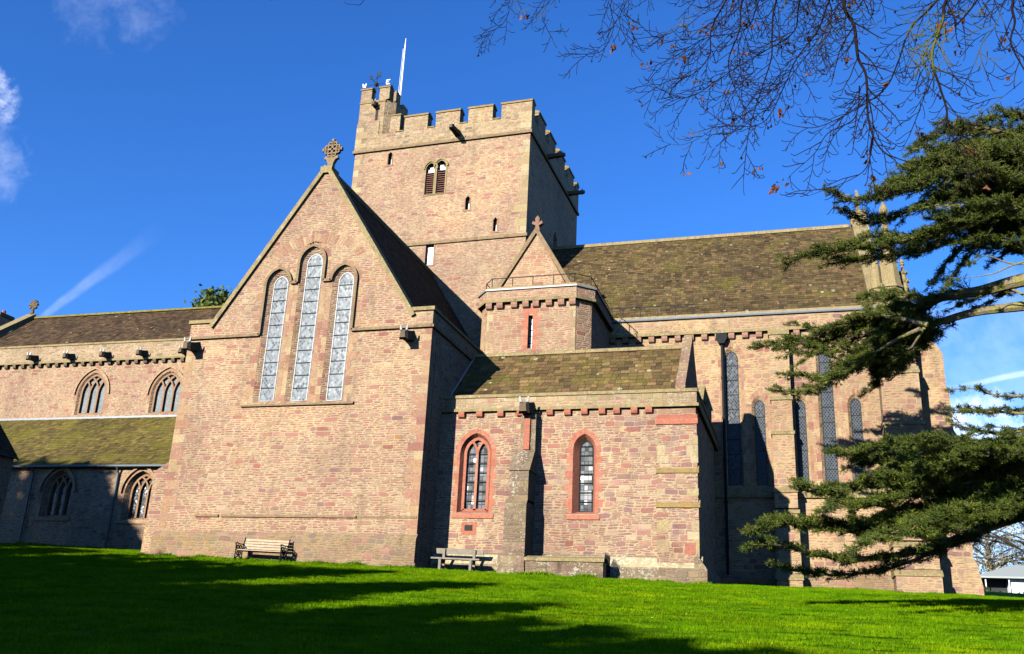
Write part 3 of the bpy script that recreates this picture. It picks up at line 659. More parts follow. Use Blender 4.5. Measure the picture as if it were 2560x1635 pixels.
mb = MB(); mb.box(TE, eh[0][0][0]-.1, eh[0][1][0]+.1, .39, .42, 21.3+EYE, 25.2+EYE); mb.build('slit_window', M['dark'], tower)
p = T.px(*c3(755, 788), 0); mb = MB(); gargoyle(mb, T, p[0], Zst+.45, -.05, 1.25, .15, .14); mb.build('spout', [M['spout'], M['glass_w']], tower)
for y_ in (3.4, 8.6):
    mb = MB(); gargoyle(mb, TE, y_, Zst+.15, -.05, 1.2, -.02, .11); mb.build('spout', [M['spout'], M['glass_w']], tower)
# stair turret at the south-west corner
ts0 = T.px(*c3(155, 470), 0)[0]; zt1 = 32.45+EYE; 
mb = MB(); A0 = -TW-.02; A1 = A0+2.3
oct_ = [(A0, .0-.02), (A1-.55, -.02), (A1, .5), (A1, 1.9), (A1-.55, 2.4), (A0, 2.4)]
mb.prism_z(T, oct_, Zst, zt1)
for a, b in ((A0, A0+.75), (A0+1.3, A1-.30)): mb.box(T, a, b, -.021, .38, zt1, zt1+.85)
mb.box(T, A1-.30, A1+.001, .35, 1.0, zt1, zt1+.78); mb.box(T, A1-.40, A1, 1.5, 2.2, zt1, zt1+.45); mb.box(T, A0, A0+.4, .9, 2.0, zt1, zt1+.8)
mb.box(T, A0+2.28, A0+2.95, -.05, .9, Zst, Zemb+1.2); 
tur = mb.build('stair_turret', M['parapet'], tower)
mb = MB()
for a, b in ((A0, A0+.75), (A0+1.3, A1-.30)): mb.prism_s(T, [(-.08, zt1+.85), (.44, zt1+.85), (.44, zt1+.95), (.18, zt1+1.1), (-.08, zt1+.95)], a-.05, b+.05)
mb.box(T, A0+2.24, A0+3.0, -.1, .95, Zemb+1.2, Zemb+1.28)
mb.box(T, A0-.03, A1-.5, -.06, -.022, zt1-.16, zt1-.04)
mb.into(tur, M['orange_cap'])
p = T.px(*c3(218, 510), 0); mb = MB(); gargoyle(mb, T, p[0], zt1-.35, 0, .5, .1, .13); mb.build('spout', [M['spout'], M['glass_w']], tower)
q0 = T.px(*c3(213, 640), 0); q1 = T.px(*c3(222, 595), 0)
mb = MB(); mb.box(T, q0[0]-.08, q0[0]+.1, -.03, .0, q0[1], q0[1]+.85, 0); mb.strip(T, [(q0[0]-.1, q0[1]+.85), (q0[0]+.15, q0[1]+.9)], -.06, 0, .04, 1); mb.build('slit_window', [M['dark'], M['quoin']], tower)
# flag pole
fp = T.px(*c3(372, 480), 1.6); fp2 = T.px(*c3(400, 165), 1.6); fp3 = T.px(*c3(406, 95), 1.6)
mb = MB(); mb.tube([T.pt(fp[0], 1.6, fp[1]-2.4), T.pt(fp[0]+.02, 1.6, fp2[1])], [.075, .05], 10); mb.tube([T.pt(fp[0]+.02, 1.6, fp2[1]), T.pt(fp[0]+.02, 1.6, fp3[1])], [.045, .015], 8)
mb.tube([T.pt(fp[0]-.11, 1.5, fp[1]-1), T.pt(fp[0]-.08, 1.55, fp2[1])], .012, 4)
mb.build('flagpole', M['white'], tower)
# weather vane with compass letters
vs, vz = T.px(*c3(215, 400), 1.1); mb = MB(); vd = 1.1
mb.tube([T.pt(vs, vd, zt1), T.pt(vs, vd, vz+.95)], [.03, .02], 6)
for r_, z in ((.16, vz), (.06, vz+.5)):
    n = 8
    for i in range(6):
        t0 = -math.pi/2+math.pi*i/6; t1 = t0+math.pi/6
        mb.tube([T.pt(vs, vd, z+r_*math.sin(t0)), T.pt(vs, vd, z+r_*math.sin(t1))], [max(.002, r_*math.cos(t0)), max(.002, r_*math.cos(t1))], 8)
mb.tube([T.pt(vs-.75, vd, vz-.02), T.pt(vs+.75, vd, vz+.02)], .016, 5); mb.tube([T.pt(vs, vd-.75, vz), T.pt(vs, vd+.75, vz)], .016, 5)
mb.tube([T.pt(vs-.3, vd, vz+.3), T.pt(vs+.25, vd+.15, vz+.72)], .014, 5)
mb.prism_d(T, [(vs+.02, vz+.62), (vs+.22, vz+.70), (vs+.26, vz+.98), (vs+.10, vz+.90), (vs+.02, vz+1.0)], vd-.015, vd+.015)
mb.prism_d(T, [(vs+.9, vz-1.2), (vs+.95, vz-1.2), (vs+.1, vz-.25), (vs+.06, vz-.28)], vd-.02, vd+.02)
def letter(mb, F, ch, s, d, z, h, mi=1):
    w = h*.8; st = {'W': [(0, 1), (.25, 0), (.5, .7), (.75, 0), (1, 1)], 'E': [(1, 1), (0, 1), (0, .5), (.7, .5), (0, .5), (0, 0), (1, 0)], 'N': [(0, 0), (0, 1), (1, 0), (1, 1)], 'S': [(1, .9), (.5, 1), (0, .8), (.1, .55), (.9, .45), (1, .2), (.5, 0), (0, .1)]}[ch]
    P_ = [(s+(a-.5)*w, z+b*h) for a, b in st]
    for p0, p1 in zip(P_[:-1], P_[1:]): mb.strip(F, [p0, p1], d-.02, d+.02, h*.10, mi)
letter(mb, T, 'W', vs-.86, vd, vz-.14, .30); letter(mb, T, 'E', vs+.86, vd, vz-.10, .30)
letter(mb, T, 'S', vs, vd-.8, vz-.12, .26, 0); letter(mb, T, 'N', vs, vd+.8, vz-.12, .26, 0)
mb.build('weather_vane', [M['iron'], M['white']], tower)

# ---- nave and aisle
N = Frame((-26.0, 47.0), R_(.8))
nx0, nx1 = -28.0, 2.0
Zp = 16.77+EYE; Zc = 15.66+EYE; Zr = 21.15+EYE; Zfl = 12.02+EYE; Zgu = 7.95+EYE; AD = -5.4
def tracery3(mb, F, lp, d, mi=0, lights=3, w=.055, dep=.16):
    s0, s1 = lp[0][0], lp[1][0]; zs = lp[0][1]; sp = lp[2][1]; za = max(p[1] for p in lp); a = (s1-s0)/2; r = za-sp; Rr_ = (a*a+r*r)/(2*a); mid = (s0+s1)/2
    def inside(s, z): 
        if z <= sp: return s0 <= s <= s1
        return (s-(s0+Rr_))**2+(z-sp)**2 <= Rr_*Rr_*1.0001 and (s-(s1-Rr_))**2+(z-sp)**2 <= Rr_*Rr_*1.0001
    for i in range(1, lights):
        mx = s0+(s1-s0)*i/lights
        mb.strip(F, [(mx, zs), (mx, sp)], d-dep, d+.02, w, mi)
        for sg in (-1, 1):
            path = [(mx, sp)]
            for j in range(1, 15):
                t = j*R_(5.5); q = (mx+sg*Rr_*(1-math.cos(t)), sp+Rr_*math.sin(t))
                if not inside(*q): break
                path.append(q)
            if len(path) > 1: mb.strip(F, path, d-dep+.003*(sg+2), d+.02, w*.9, mi)
    arc = lp[1:]+[lp[0]]
    mb.strip(F, lp[1:]+[lp[0]], d-dep, d+.02, w*1.1, mi); mb.strip(F, [lp[0], lp[1]], d-dep, d+.02, w, mi)
def win_from(F, d, rect):    # pixel corners of the opening -> arch loop
    (u0, v0), (u1, v1), (ua, va) = rect
    a = F.px(u0, v0, d); b = F.px(u1, v1, d); c = F.px(ua, va, d); return a[0], b[0], (a[1]+b[1])/2, c[1]
nwin = [win_from(N, 0, (c1(412, 690), c1(556, 690), c1(525, 468))), win_from(N, 0, (c1(818, 685), c1(980, 680), c1(920, 460)))]
nh = []
for s0, s1, z0, za in nwin:
    o = arch(s0-.08, s1+.08, z0-.05, za+.05, 1.3); nh.append((o, arch(s0+.12, s1-.02, z0, za-.1, 1.3), .24))
mb = MB(); mb.wall(N, 0, [(nx0, Zfl-.4), (nx1, Zfl-.4), (nx1, Zc), (nx0, Zc)], nh)
mb.box(N, nx0, nx1, .4, 11.4, Zfl-5, Zc)
mb.prism_s(N, [(.4, Zc), (11.2, Zc), (5.75, Zr-.2)], nx0, nx0+.7)
nave = mb.build('nave_wall', M['nave'], church)
mb = MB(); mb.box(N, nx0, nx1, -.12, .5, Zc, Zp); mb.into(nave, M['parapet'])
mb = MB(); mb.box(N, nx0, nx1, -.20, -.1201, Zc-.03, Zc+.09); mb.build('string_course', M['cap'], nave)
mb = MB(); mb.box(N, nx0, nx1, -.18, .55, Zp, Zp+.12); mb.build('parapet_coping', M['cap'], nave)
def corbel(F, s, d, z, mat, par, w=.12, h=.26, out=.2):
    mb = MB(); mb.prism_s(F, [(d, z), (d-out, z), (d-out, z-h*.45), (d-out*.75, z-h*.85), (d-out*.3, z-h), (d, z-h)], s-w, s+w); return mb.build('corbel', mat, par)
def corbels(F, ss, d, z, mat, par, **kw):
    p = corbel(F, 0, d, z, mat, par, **kw); first = True
    for s in ss:
        o = p if first else p.copy()
        if not first: col.objects.link(o)
        o.location = F.ex*s + Vector((0, 0, rnd.uniform(-.01, .01))); first = False
sp0 = N.px(*c1(43, 440), 0)[0]; sp1 = N.px(*c1(1010, 395), 0)[0]
cs = [sp0+(sp1-sp0)*i/20 for i in range(-3, 22)]
corbels(N, cs, 0, Zc-.031, M['spout'], nave)
for a, b in ((205, 395), (405, 385), (605, 370), (805, 362), (1035, 350)):
    s, z = N.px(*c1(a, b), 0); mb = MB(); gargoyle(mb, N, s, Zc+.38, -.12, .75, .15, .15); mb.build('spout', [M['spout'], M['glass_w']], nave)
for (o, i_, dep) in nh:
    mb = MB(); mb.sheet(N, dep, i_, 0); tracery3(mb, N, i_, dep, 1); mb.build('tracery_window', [M['glass_n'], M['tracery']], nave)
for (o, i_, dep) in nh:
    mb = MB(); surround(mb, N, 0, o, .22, step=.3)
    hp = grow(o, .22); mb.strip(N, hp[2:], -.1, .03, .045); mb.build('hood_mould', M['quoin'], nave)
mb = MB(); mb.box(N, nx0, nx1, -.12, .01, Zfl-.12, Zfl+.05); mb.build('lead_flashing', M['lead'], nave)
nroof = tiles(N, nx0+.75, 2.5, (.3, Zp-.35), (5.75, Zr-.05), M['tile_nave'], church, 'nave_roof')
mb = MB(); mb.add([N.pt(nx0+.7, 11.2, Zp-.35), N.pt(2.5, 11.2, Zp-.35), N.pt(2.5, 5.75, Zr-.08), N.pt(nx0+.7, 5.75, Zr-.08)], [(0, 1, 2, 3)]); mb.build('north_slope', M['tile_nave'], nroof)
mb = MB(); 
for i in range(68):
    s = nx0+.7+i*.45; mb.prism_s(N, [(5.52, Zr-.12), (5.98, Zr-.12), (5.9, Zr+.03), (5.75, Zr+.1), (5.6, Zr+.03)], s, s+.44)
mb.build('ridge_tile', M['moss'], nroof)
mb = MB(); mb.prism_d(N, [(nx0-.05, 0), (nx0+.7, 0), (nx0+.7, .1), (nx0-.05, .1)], 0, 0.01) if False else None
e0 = Vector((-.1, Zp-.1)); e1 = Vector((5.75, Zr+.12))
mb.hexa([N.pt(nx0-.08, e0.x, e0.y-.25), N.pt(nx0+.75, e0.x, e0.y-.25), N.pt(nx0+.75, e1.x, e1.y-.25), N.pt(nx0-.08, e1.x, e1.y-.25), N.pt(nx0-.08, e0.x, e0.y+.22), N.pt(nx0+.75, e0.x, e0.y+.22), N.pt(nx0+.75, e1.x, e1.y+.22), N.pt(nx0-.08, e1.x, e1.y+.22)])
mb.build('gable_coping', M['cap'], nave)
mb = MB(); zc = Zr+.3; cs_ = nx0+.35
mb.tube([N.pt(cs_, 5.75, zc), N.pt(cs_, 5.75, zc+.5)], [.16, .08], 6)
for a in range(8): mb.tube([N.pt(cs_, 5.75, zc+.75), N.pt(cs_+.38*math.cos(a*math.pi/4), 5.75, zc+.75+.38*math.sin(a*math.pi/4))], [.08, .11], 5)
mb.tube([N.pt(cs_+.3*math.cos(t*math.pi/6), 5.75, zc+.75+.3*math.sin(t*math.pi/6)) for t in range(13)], .06, 5)
mb.build('gable_cross', M['spout'], nave)
# aisle
A = Frame(tuple(N.pt(0, AD, 0))[:2], R_(.8))
awin = [win_from(A, 0, (c1(214, 1252), c1(362, 1252), c1(320, 1008))), win_from(A, 0, (c1(664, 1268), c1(818, 1268), c1(776, 1012)))]
ah = []
for s0, s1, z0, za in awin: ah.append((arch(s0-.05, s1+.08, z0-.05, za+.08, 1.25), arch(s0+.18, s1-.02, z0+.02, za-.1, 1.25), .4))
mb = MB(); mb.wall(A, 0, [(nx0, zg), (2, zg), (2, Zgu), (nx0, Zgu)], ah); mb.box(A, nx0, 2, .45, 5.3, zg, Zgu)
aisle = mb.build('aisle_wall', M['nave'], church)
for (o, i_, dep) in ah:
    mb = MB(); mb.sheet(A, dep, i_, 0); tracery3(mb, A, i_, dep, 1, w=.05); mb.build('tracery_window', [M['glass_a'], M['tracery']], aisle)
for (o, i_, dep) in ah:
    mb = MB(); surround(mb, A, 0, o, .24, step=.3); hp = grow(o, .2); mb.strip(A, hp[2:], -.12, .03, .05); mb.box(A, o[0][0]-.2, o[1][0]+.2, -.08, .05, o[0][1]-.2, o[0][1]); mb.build('hood_mould', M['quoin'], aisle)
aroof = tiles(A, nx0, 2, (-.22, Zgu+.02), (5.38, Zfl-.02), M['tile_aisle'], church, 'aisle_roof')
mb = MB(); mb.tube([A.pt(nx0, -.3, Zgu), A.pt(1, -.3, Zgu)], .075, 8); mb.build('gutter', M['pipe'], aisle)
for a, b in ((190, 985), (655, 985)):
    s, z = A.px(*c1(a, b), -.12); mb = MB(); mb.tube([A.pt(s, -.3, Zgu-.05), A.pt(s, -.12, Zgu-.35), A.pt(s, -.12, zg)], .062, 8)
    for z in (4.4, 6, 7.6): mb.tube([A.pt(s, -.12, z+.4), A.pt(s, -.12, z+.5)], .08, 8)
    mb.build('drainpipe', M['pipe'], aisle)

# ---- chapel in the angle of transept and chancel
YC = 35.75
cxe = W.px(*c5(2016, 640), YC)[0]; zcs = 9.02+EYE; zcp = 9.55+EYE; cxw = xe-.4
def cp(a, b, d=YC): return W.px(*c5(a, b), d)
e_ = [cp(240, 950), cp(478, 950), cp(380, 362)]; f_ = [cp(1092, 960), cp(1262, 960), cp(1190, 368)]
eo = arch(e_[0][0], e_[1][0], e_[0][1], e_[2][1], 1.25); fo = arch(f_[0][0], f_[1][0], f_[0][1], f_[2][1], 1.35)
ei = inset(eo, .17, .12); fi = arch(cp(1128, 935)[0]+.02, cp(1228, 935)[0]+.03, cp(1128, 935)[1], cp(1190, 405)[1], 1.5)
ch = [(eo, ei, .34), (fo, fi, .34)]
mb = MB(); mb.wall(W, YC, [(cxw, zg-1), (cxe, zg-1), (cxe, zcs), (cxw, zcs)], ch, 0, 1)
mb.box(W, cxw, cxe-.01, YC+.5, 43.5, zg-1, zcs); mb.prism_s(W, [(YC+.002, zg-1), (43.5, zg-1), (43.5, zcs), (YC+.002, zcs)], cxe-.5, cxe)
chap = mb.build('chapel_wall', [M['chapel'], M['redstone']], church)
mb = MB(); mb.box(W, cxw, cxe+.06, YC-.08, YC+.45, zcs, zcp); mb.box(W, cxe-.4, cxe+.06, YC+.4501, 44.5, zcs, zcp); mb.into(chap, M['cparapet'])
mb = MB(); mb.prism_s(W, [(YC-.13, zcp), (YC+.5, zcp), (YC+.5, zcp+.1), (YC+.1, zcp+.2), (YC-.13, zcp+.12)], cxw, cxe+.1); mb.box(W, cxe-.42, cxe+.1, YC+.5001, 44.5, zcp, zcp+.14); mb.build('parapet_coping', M['cap'], chap); mb = MB()
mb.box(W, cxw, cxe+.14, YC-.16, YC-.08, zcs-.05, zcs+.07); mb.box(W, cxe+.06, cxe+.14, YC-.0799, 44.5, zcs-.05, zcs+.07)
mb.build('string_course', M['cap'], chap)
cs = [cp(a, 215)[0] for a in (285, 417, 572, 716, 935, 1066, 1190, 1320, 1428, 1557, 1665)]
corbels(W, [s for s in cs], YC, zcs-.051, M['redstone'], chap, w=.13, h=.24, out=.16)
for lp, wd in ((eo, .19), (fo, .21)):
    mb = MB(); surround(mb, W, YC, lp, wd, step=.28, alt=.3); mb.prism_s(W, [(YC-.05, lp[0][1]-.22), (YC+.3, lp[0][1]-.22), (YC+.3, lp[0][1]+.06), (YC-.02, lp[0][1]-.05)], lp[0][0]-.2, lp[1][0]+.2)
    mb.build('window_surround', M['redstone'], chap)
mb = MB(); mb.sheet(W, YC+.33, ei, 0)
s0, s1, z0 = ei[0][0], ei[1][0], ei[0][1]; mid = (s0+s1)/2
tracery3(mb, W, ei, YC+.33, 1, 2, .055, .14)
nb = 6; sp_ = ei[2][1]
for j in range(1, nb+1): z = z0+(sp_-z0)*j/nb; mb.box(W, s0, s1, YC+.27, YC+.30, z-.014, z+.014, 2)
mb.build('two_light_window', [M['glass_v'], M['redstone'], M['black']], chap)
mb = MB(); mb.sheet(W, YC+.33, fi, 0); s0, s1, z0 = fi[0][0], fi[1][0], fi[0][1]; za = max(p[1] for p in fi)
for j in range(1, 8): z = z0+(za-.25-z0)*j/7; mb.box(W, s0, s1, YC+.27, YC+.30, z-.014, z+.014, 1)
mb.strip(W, fi+[fi[0]], YC+.29, YC+.325, .02, 1); mb.build('lancet_window', [M['glass_v'], M['black']], chap)
# plinth, mid buttress, corner buttress
mb = MB(); zb = cp(1200, 1270)[1]; zpl = 3.2+EYE
mb.prism_s(W, [(YC-.35, zg-1.2), (YC-.35, zpl-.35), (YC-.30, zpl-.28), (YC-.02, zpl+.12), (YC+.1, zpl+.12), (YC+.1, zg-1.2)], xe+.1, cxe+.14)
mb.prism_d(W, [(cxe-.1, zg-1.2), (cxe+.35, zg-1.2), (cxe+.35, zpl-.35), (cxe+.02, zpl+.12), (cxe-.1, zpl+.12)], YC-.349, 44)
plc = mb.build('plinth', M['lichen'], chap)
mb = MB(); x = xe+.1
while x < cxe+.1:
    w = rnd.uniform(.5, .95); x2 = min(x+w, cxe+.18); mb.prism_s(W, [(YC-.354, zpl-.36), (YC-.30, zpl-.275), (YC-.015, zpl+.126), (YC+.02, zpl+.126), (YC+.02, zpl-.36)], x+.004, x2-.004); x = x2
mb.into(plc, M['limecap'])
mb = MB(); b0 = cp(640, 760, YC-.9)[0]; b1 = cp(775, 760, YC-.9)[0]; z1_ = cp(700, 870, YC-1.0)[1]; z2_ = cp(700, 640, YC-.95)[1]; z3_ = cp(760, 490, YC-.4)[1]; z4_ = zcs-.2
mb.box(W, b0-.13, b1+.0, YC-1.15, YC, zg-1.2, z1_-.1); 
mb.prism_s(W, [(YC-1.15, z1_-.1), (YC, z1_-.1), (YC, z1_+.1), (YC-1.0, z1_+.08)], b0-.13, b1)
mb.box(W, b0, b1, YC-1.0, YC, z1_, z2_)
mb.prism_s(W, [(YC-1.06, z2_), (YC, z2_), (YC, z3_+.05), (YC-.42, z3_), (YC-1.06, z2_+.06)], b0-.06, b1+.06)
mb.box(W, b0+.2, b1+.05, YC-.40, YC, z3_-.02, z4_-.1); mb.box(W, b0+.10, b0+.24, YC-.2, YC, z3_-.02, z4_-.1)
mb.prism_z(W, [(b0-.3, YC-1.5), (b1+.15, YC-1.5), (b1+.15, YC-.2), (b0-.3, YC-.2)], zg-1.2, zpl+.0, 0, .86)
butt = mb.build('buttress', M['lichen'], chap)
mb = MB(); mb.box(W, b0+.30, b0+.56, YC-.48, YC-.401, z3_+.02, z4_-.2); mb.build('red_shaft', M['redstone'], butt)
mb = MB(); s_ = cp(785, 200)[0]; gargoyle(mb, W, s_-.02, zcs+.08, YC-.05, .95, .2, .2); mb.build('gargoyle', [M['spout'], M['glass_w']], chap)
mb = MB(); q0 = cp(1735, 600)[0]
for z0, z1, pr in ((zg-1, cp(1800, 915)[1], .20), (cp(1800, 915)[1], cp(1800, 660)[1], .15), (cp(1800, 660)[1], cp(1800, 300)[1], .12)):
    mb.box(W, q0-pr*.2, cxe+pr*.35, YC-pr, YC+1.2, z0, z1)
cbut = mb.build('corner_buttress', M['chapel'], chap)
mb = MB()
for zz, pr, dz in ((cp(1800, 915)[1], .26, .28), (cp(1800, 660)[1], .2, .26)):
    mb.prism_s(W, [(YC-pr, zz-.02), (YC+.05, zz-.02), (YC+.05, zz+dz), (YC-.05, zz+dz), (YC-pr, zz+.06)], q0-.08, cxe+pr*.5)
mb.into(cbut, M['orange_cap']); mb = MB(); zz = cp(1800, 300)[1]
mb.prism_s(W, [(YC-.18, zz-.02), (YC+.05, zz-.02), (YC+.05, zz+.2), (YC-.13, zz+.2), (YC-.18, zz+.1)], q0-.08, cxe+.09); mb.prism_s(W, [(YC-.12, zz+.201), (YC+.05, zz+.201), (YC+.05, zz+.38), (YC-.04, zz+.38), (YC-.12, zz+.3)], q0-.05, cxe+.07); mb.into(cbut, M['redstone'])
mb = MB(); z = zpl+.25; i = 0     # pale quoins on the corner buttress
while z < zcs-.5:
    h = rnd.uniform(.25, .55); pr = .205 if z+h < cp(1800, 925)[1] else (.155 if z+h < cp(1800, 670)[1] else .125)
    ok = all(not (zz-.15 < z+h and z < zz+.35) for zz in (cp(1800, 915)[1], cp(1800, 660)[1], cp(1800, 300)[1]))
    if ok:
        w = (.42 if i % 2 else .26); mb.box(W, cxe+.066-w, cxe+.076, YC-pr, YC+.2, z, z+h-.015)
        if i % 3 != 1: mb.box(W, q0-.044, q0+(.26 if i % 2 else .4), YC-pr, YC+.1, z, z+h-.015)
    z += h; i += 1
mb.into(chap, M['pquoin'])
mb = MB(); a = cp(300, 1083); b = cp(358, 1043); mb.box(W, cp(275, 1100)[0], cp(385, 1100)[0], YC-.006, YC+.02, cp(300, 1115)[1], cp(300, 1025)[1], 1); mb.box(W, a[0], b[0], YC-.03, YC-.005, a[1], b[1], 0)
mb.build('plaque', [M['dark'], M['redstone']], chap)
mb = MB(); a = cp(1935, 1262); b = cp(2018, 1180); mb.box(W, a[0], b[0]-.03, YC-.215, YC-.19, a[1], b[1], 0)
for t in (.25, .42, .6, .76): mb.box(W, a[0]+(b[0]-a[0])*t-.02, a[0]+(b[0]-a[0])*t+.02, YC-.219, YC-.214, a[1]+(b[1]-a[1])*.42, a[1]+(b[1]-a[1])*.7, 1)
mb.box(W, a[0]+.06, b[0]-.12, YC-.2195, YC-.2141, a[1]+(b[1]-a[1])*.74, a[1]+(b[1]-a[1])*.79, 1)
mb.build('inscribed_stone', [M['redstone'], M['louvre']], chap)
# chapel roof
YR = 39.2; zcr = 12.48+EYE; gx = -4.5
croof = tiles(W, xe+.02, gx, (YC+.35, zcp-.15), (YR, zcr), M['tile_chapel'], church, 'chapel_roof', row=.27, wmin=.18, wmax=.44)
mb = MB(); mb.add([W.pt(xe, YR, zcr-.02), W.pt(gx, YR, zcr-.02), W.pt(gx, 42, zcr-2.2), W.pt(xe, 42, zcr-2.2)], [(0, 1, 2, 3)]); mb.build('north_slope', M['tile_chapel'], croof)
mb = MB()
for i in range(20):
    s = xe+.1+i*.475; mb.prism_s(W, [(YR-.2, zcr-.1), (YR+.2, zcr-.1), (YR+.12, zcr+.06), (YR, zcr+.12), (YR-.12, zcr+.06)], s, s+.465)
mb.build('ridge_tile', M['cap'], croof)
mb = MB(); mb.prism_s(W, [(YC+.2, zcs), (YC+.2, zcp+.25), (YR-.15, zcr+.42), (YR+.25, zcr+.42), (YR+.6, zcr-.2), (YR+2.6, zcr-2.2), (YR+2.6, zcs)], gx+.06, gx+.36)
cg = mb.build('chapel_gable', M['block'], chap)
mb = MB(); e0 = Vector((YC+.12, zcp+.30)); e1 = Vector((YR-.15, zcr+.46)); n = 7
for i in range(n):
    a = e0+(e1-e0)*(i/n+.004); b = e0+(e1-e0)*((i+1)/n-.004); w0 = rnd.uniform(0, .03)
    mb.prism_s(W, [(a.x, a.y-.12), (b.x, b.y-.12), (b.x, b.y+.05), (a.x, a.y+.05)], gx+.03-w0, gx+.39)
mb.into(cg, M['gable_block'])
mb = MB(); mb.tube([W.pt(xe+.06, YC+.3, zcp), W.pt(xe+.06, YR, zcr)], .06, 6); mb.build('lead_flashing', M['lead'], croof)

# ---- stair block between tower and chancel, with its gable and railing
YB = 40.0
def bp(a, b, d=YB): return W.px(*c4(a, b), d)
bx0 = bp(440, 900)[0]; bx1 = bp(1145, 900)[0]; bxe = bp(1237, 900)[0]+.1; bxw = bp(362, 900)[0]; ch_ = .6
zbs = bp(800, 672)[1]; zbl = bp(800, 590)[1]; zbt = bp(800, 560)[1]
def octo(o): return [(bx0-o*.4, YB-o), (bx1+o*.4, YB-o), (bxe+o, YB+ch_-o*.4), (bxe+o, 46), (bxw-o, 46), (bxw-o, YB+ch_-o*.4)]
sl = (bp(762, 1060)[0], bp(797, 1060)[0], bp(770, 1060)[1], bp(790, 797)[1])
lp = [(sl[0], sl[2]), (sl[1], sl[2]), (sl[1], sl[3]), (sl[0], sl[3])]
mb = MB(); mb.wall(W, YB, [(bx0, zg+4), (bx1, zg+4), (bx1, zbs), (bx0, zbs)], [(lp, lp, .3)])
o = octo(0)
for p0, p1 in zip(o, o[1:]+o[:1]):
    if abs(p0[1]-YB) < .01 and abs(p1[1]-YB) < .01: continue
    mb.add([W.pt(*p0, zg+4), W.pt(*p1, zg+4), W.pt(*p1, zbs), W.pt(*p0, zbs)], [(0, 1, 2, 3)])
mb.prism_z(W, octo(.16), zbs, zbl)
block = mb.build('stair_block', M['block'], church)
mb = MB(); mb.prism_z(W, octo(.22), zbs-.1, zbs+.04); mb.build('string_course', M['cap'], block); mb = MB(); mb.prism_z(W, octo(.20), zbl+.06, zbt, 0, .97); mb.build('parapet_coping', M['cap'], block)
mb = MB(); mb.prism_z(W, octo(.24), zbl-.02, zbl+.06); mb.build('lead_flashing', M['lead'], block)
corbels(W, [bp(a, 710)[0] for a in (465, 550, 665, 757, 838, 942, 1040, 1130)], YB, zbs-.101, M['ashlar'], block, w=.15, h=.3, out=.2)
mb = MB(); mb.box(W, sl[0], sl[1], YB+.28, YB+.31, sl[2], sl[3], 0); n = 5
for j in range(1, n): z = sl[2]+(sl[3]-sl[2])*j/n; mb.box(W, sl[0], sl[1], YB+.25, YB+.279, z-.012, z+.012, 1)
mb.build('slit_window', [M['glass_w'], M['black']], block)
mb = MB()
for i in range(7):
    z0 = sl[2]-.1+(sl[3]-sl[2]+.2)*i/7; z1 = sl[2]-.1+(sl[3]-sl[2]+.2)*(i+1)/7; w = .34 if i % 2 else .2
    mb.box(W, sl[0]-w, sl[0], YB-.004, YB+.05, z0, z1-.01); mb.box(W, sl[1], sl[1]+w, YB-.004, YB+.05, z0, z1-.01)
mb.box(W, sl[0]-.3, sl[1]+.25, YB-.0045, YB+.05, sl[3]+.11, sl[3]+.38); mb.build('window_surround', M['redstone'], block)
mb = MB(); z = zg+9.5; i = 0
while z < zbs-.5:
    h = rnd.uniform(.3, .55); mb.box(W, bx1-(.3 if i % 2 else .1), bx1+.02, YB-.005, YB+.1, z, z+h-.01)
    mb.box(W, bx0-.02, bx0+(.1 if i % 2 else .3), YB-.005, YB+.1, z, z+h-.01)
    z += h; i += 1
mb.into(block, M['pquoin'])
# small gable behind the railing
YG = 41.6
gp = W.px(*c4(838, 130), YG); gl_ = W.px(*c4(552, 552), YG); gr_ = W.px(*c4(1083, 515), YG)
gz0 = zbt-.5
mb = MB(); mb.prism_d(W, [(gl_[0], gl_[1]-.3), (gr_[0], gl_[1]-.3), (gp[0], gp[1])], YG, YG+.4); gab = mb.build('block_gable', M['block'], block)
mb = MB(); mb.strip(W, [(gl_[0]-.12, gl_[1]-.2), (gp[0], gp[1]+.1)], YG-.12, YG+.5, .1); mb.strip(W, [(gp[0]+.01, gp[1]+.1), (gr_[0]+.12, gl_[1]-.2)], YG-.119, YG+.501, .1)
mb.build('gable_coping', M['string'], block)
mb = MB(); z = gp[1]+.1
mb.prism_d(W, [(gp[0]-.2, z-.25), (gp[0]+.2, z-.25), (gp[0]+.12, z+.15), (gp[0]+.08, z+.3), (gp[0]+.28, z+.42), (gp[0]+.24, z+.56), (gp[0]+.1, z+.5), (gp[0]+.12, z+.7), (gp[0], z+.86), (gp[0]-.12, z+.7), (gp[0]-.1, z+.5), (gp[0]-.24, z+.56), (gp[0]-.28, z+.42), (gp[0]-.08, z+.3), (gp[0]-.12, z+.15)], YG+.05, YG+.3)
mb.build('gable_cross', M['gable_stone'], block)
mb = MB()
for sx, f in ((-1, gl_), (1, gr_)): mb.add([W.pt(f[0], YG+.3, gl_[1]-.3), W.pt(gp[0], YG+.3, gp[1]-.05), W.pt(gp[0], 50, gp[1]-.05), W.pt(f[0], 50, gl_[1]-.3)], [(0, 1, 2, 3)])
mb.build('block_roof', M['tile_dark'], block)
mb = MB(); mb.box(W, bxw+.3, bxe-.2, YB+.5, 46.5, zbt-.6, zbt-.4); mb.build('flat_roof', M['lead'], block)
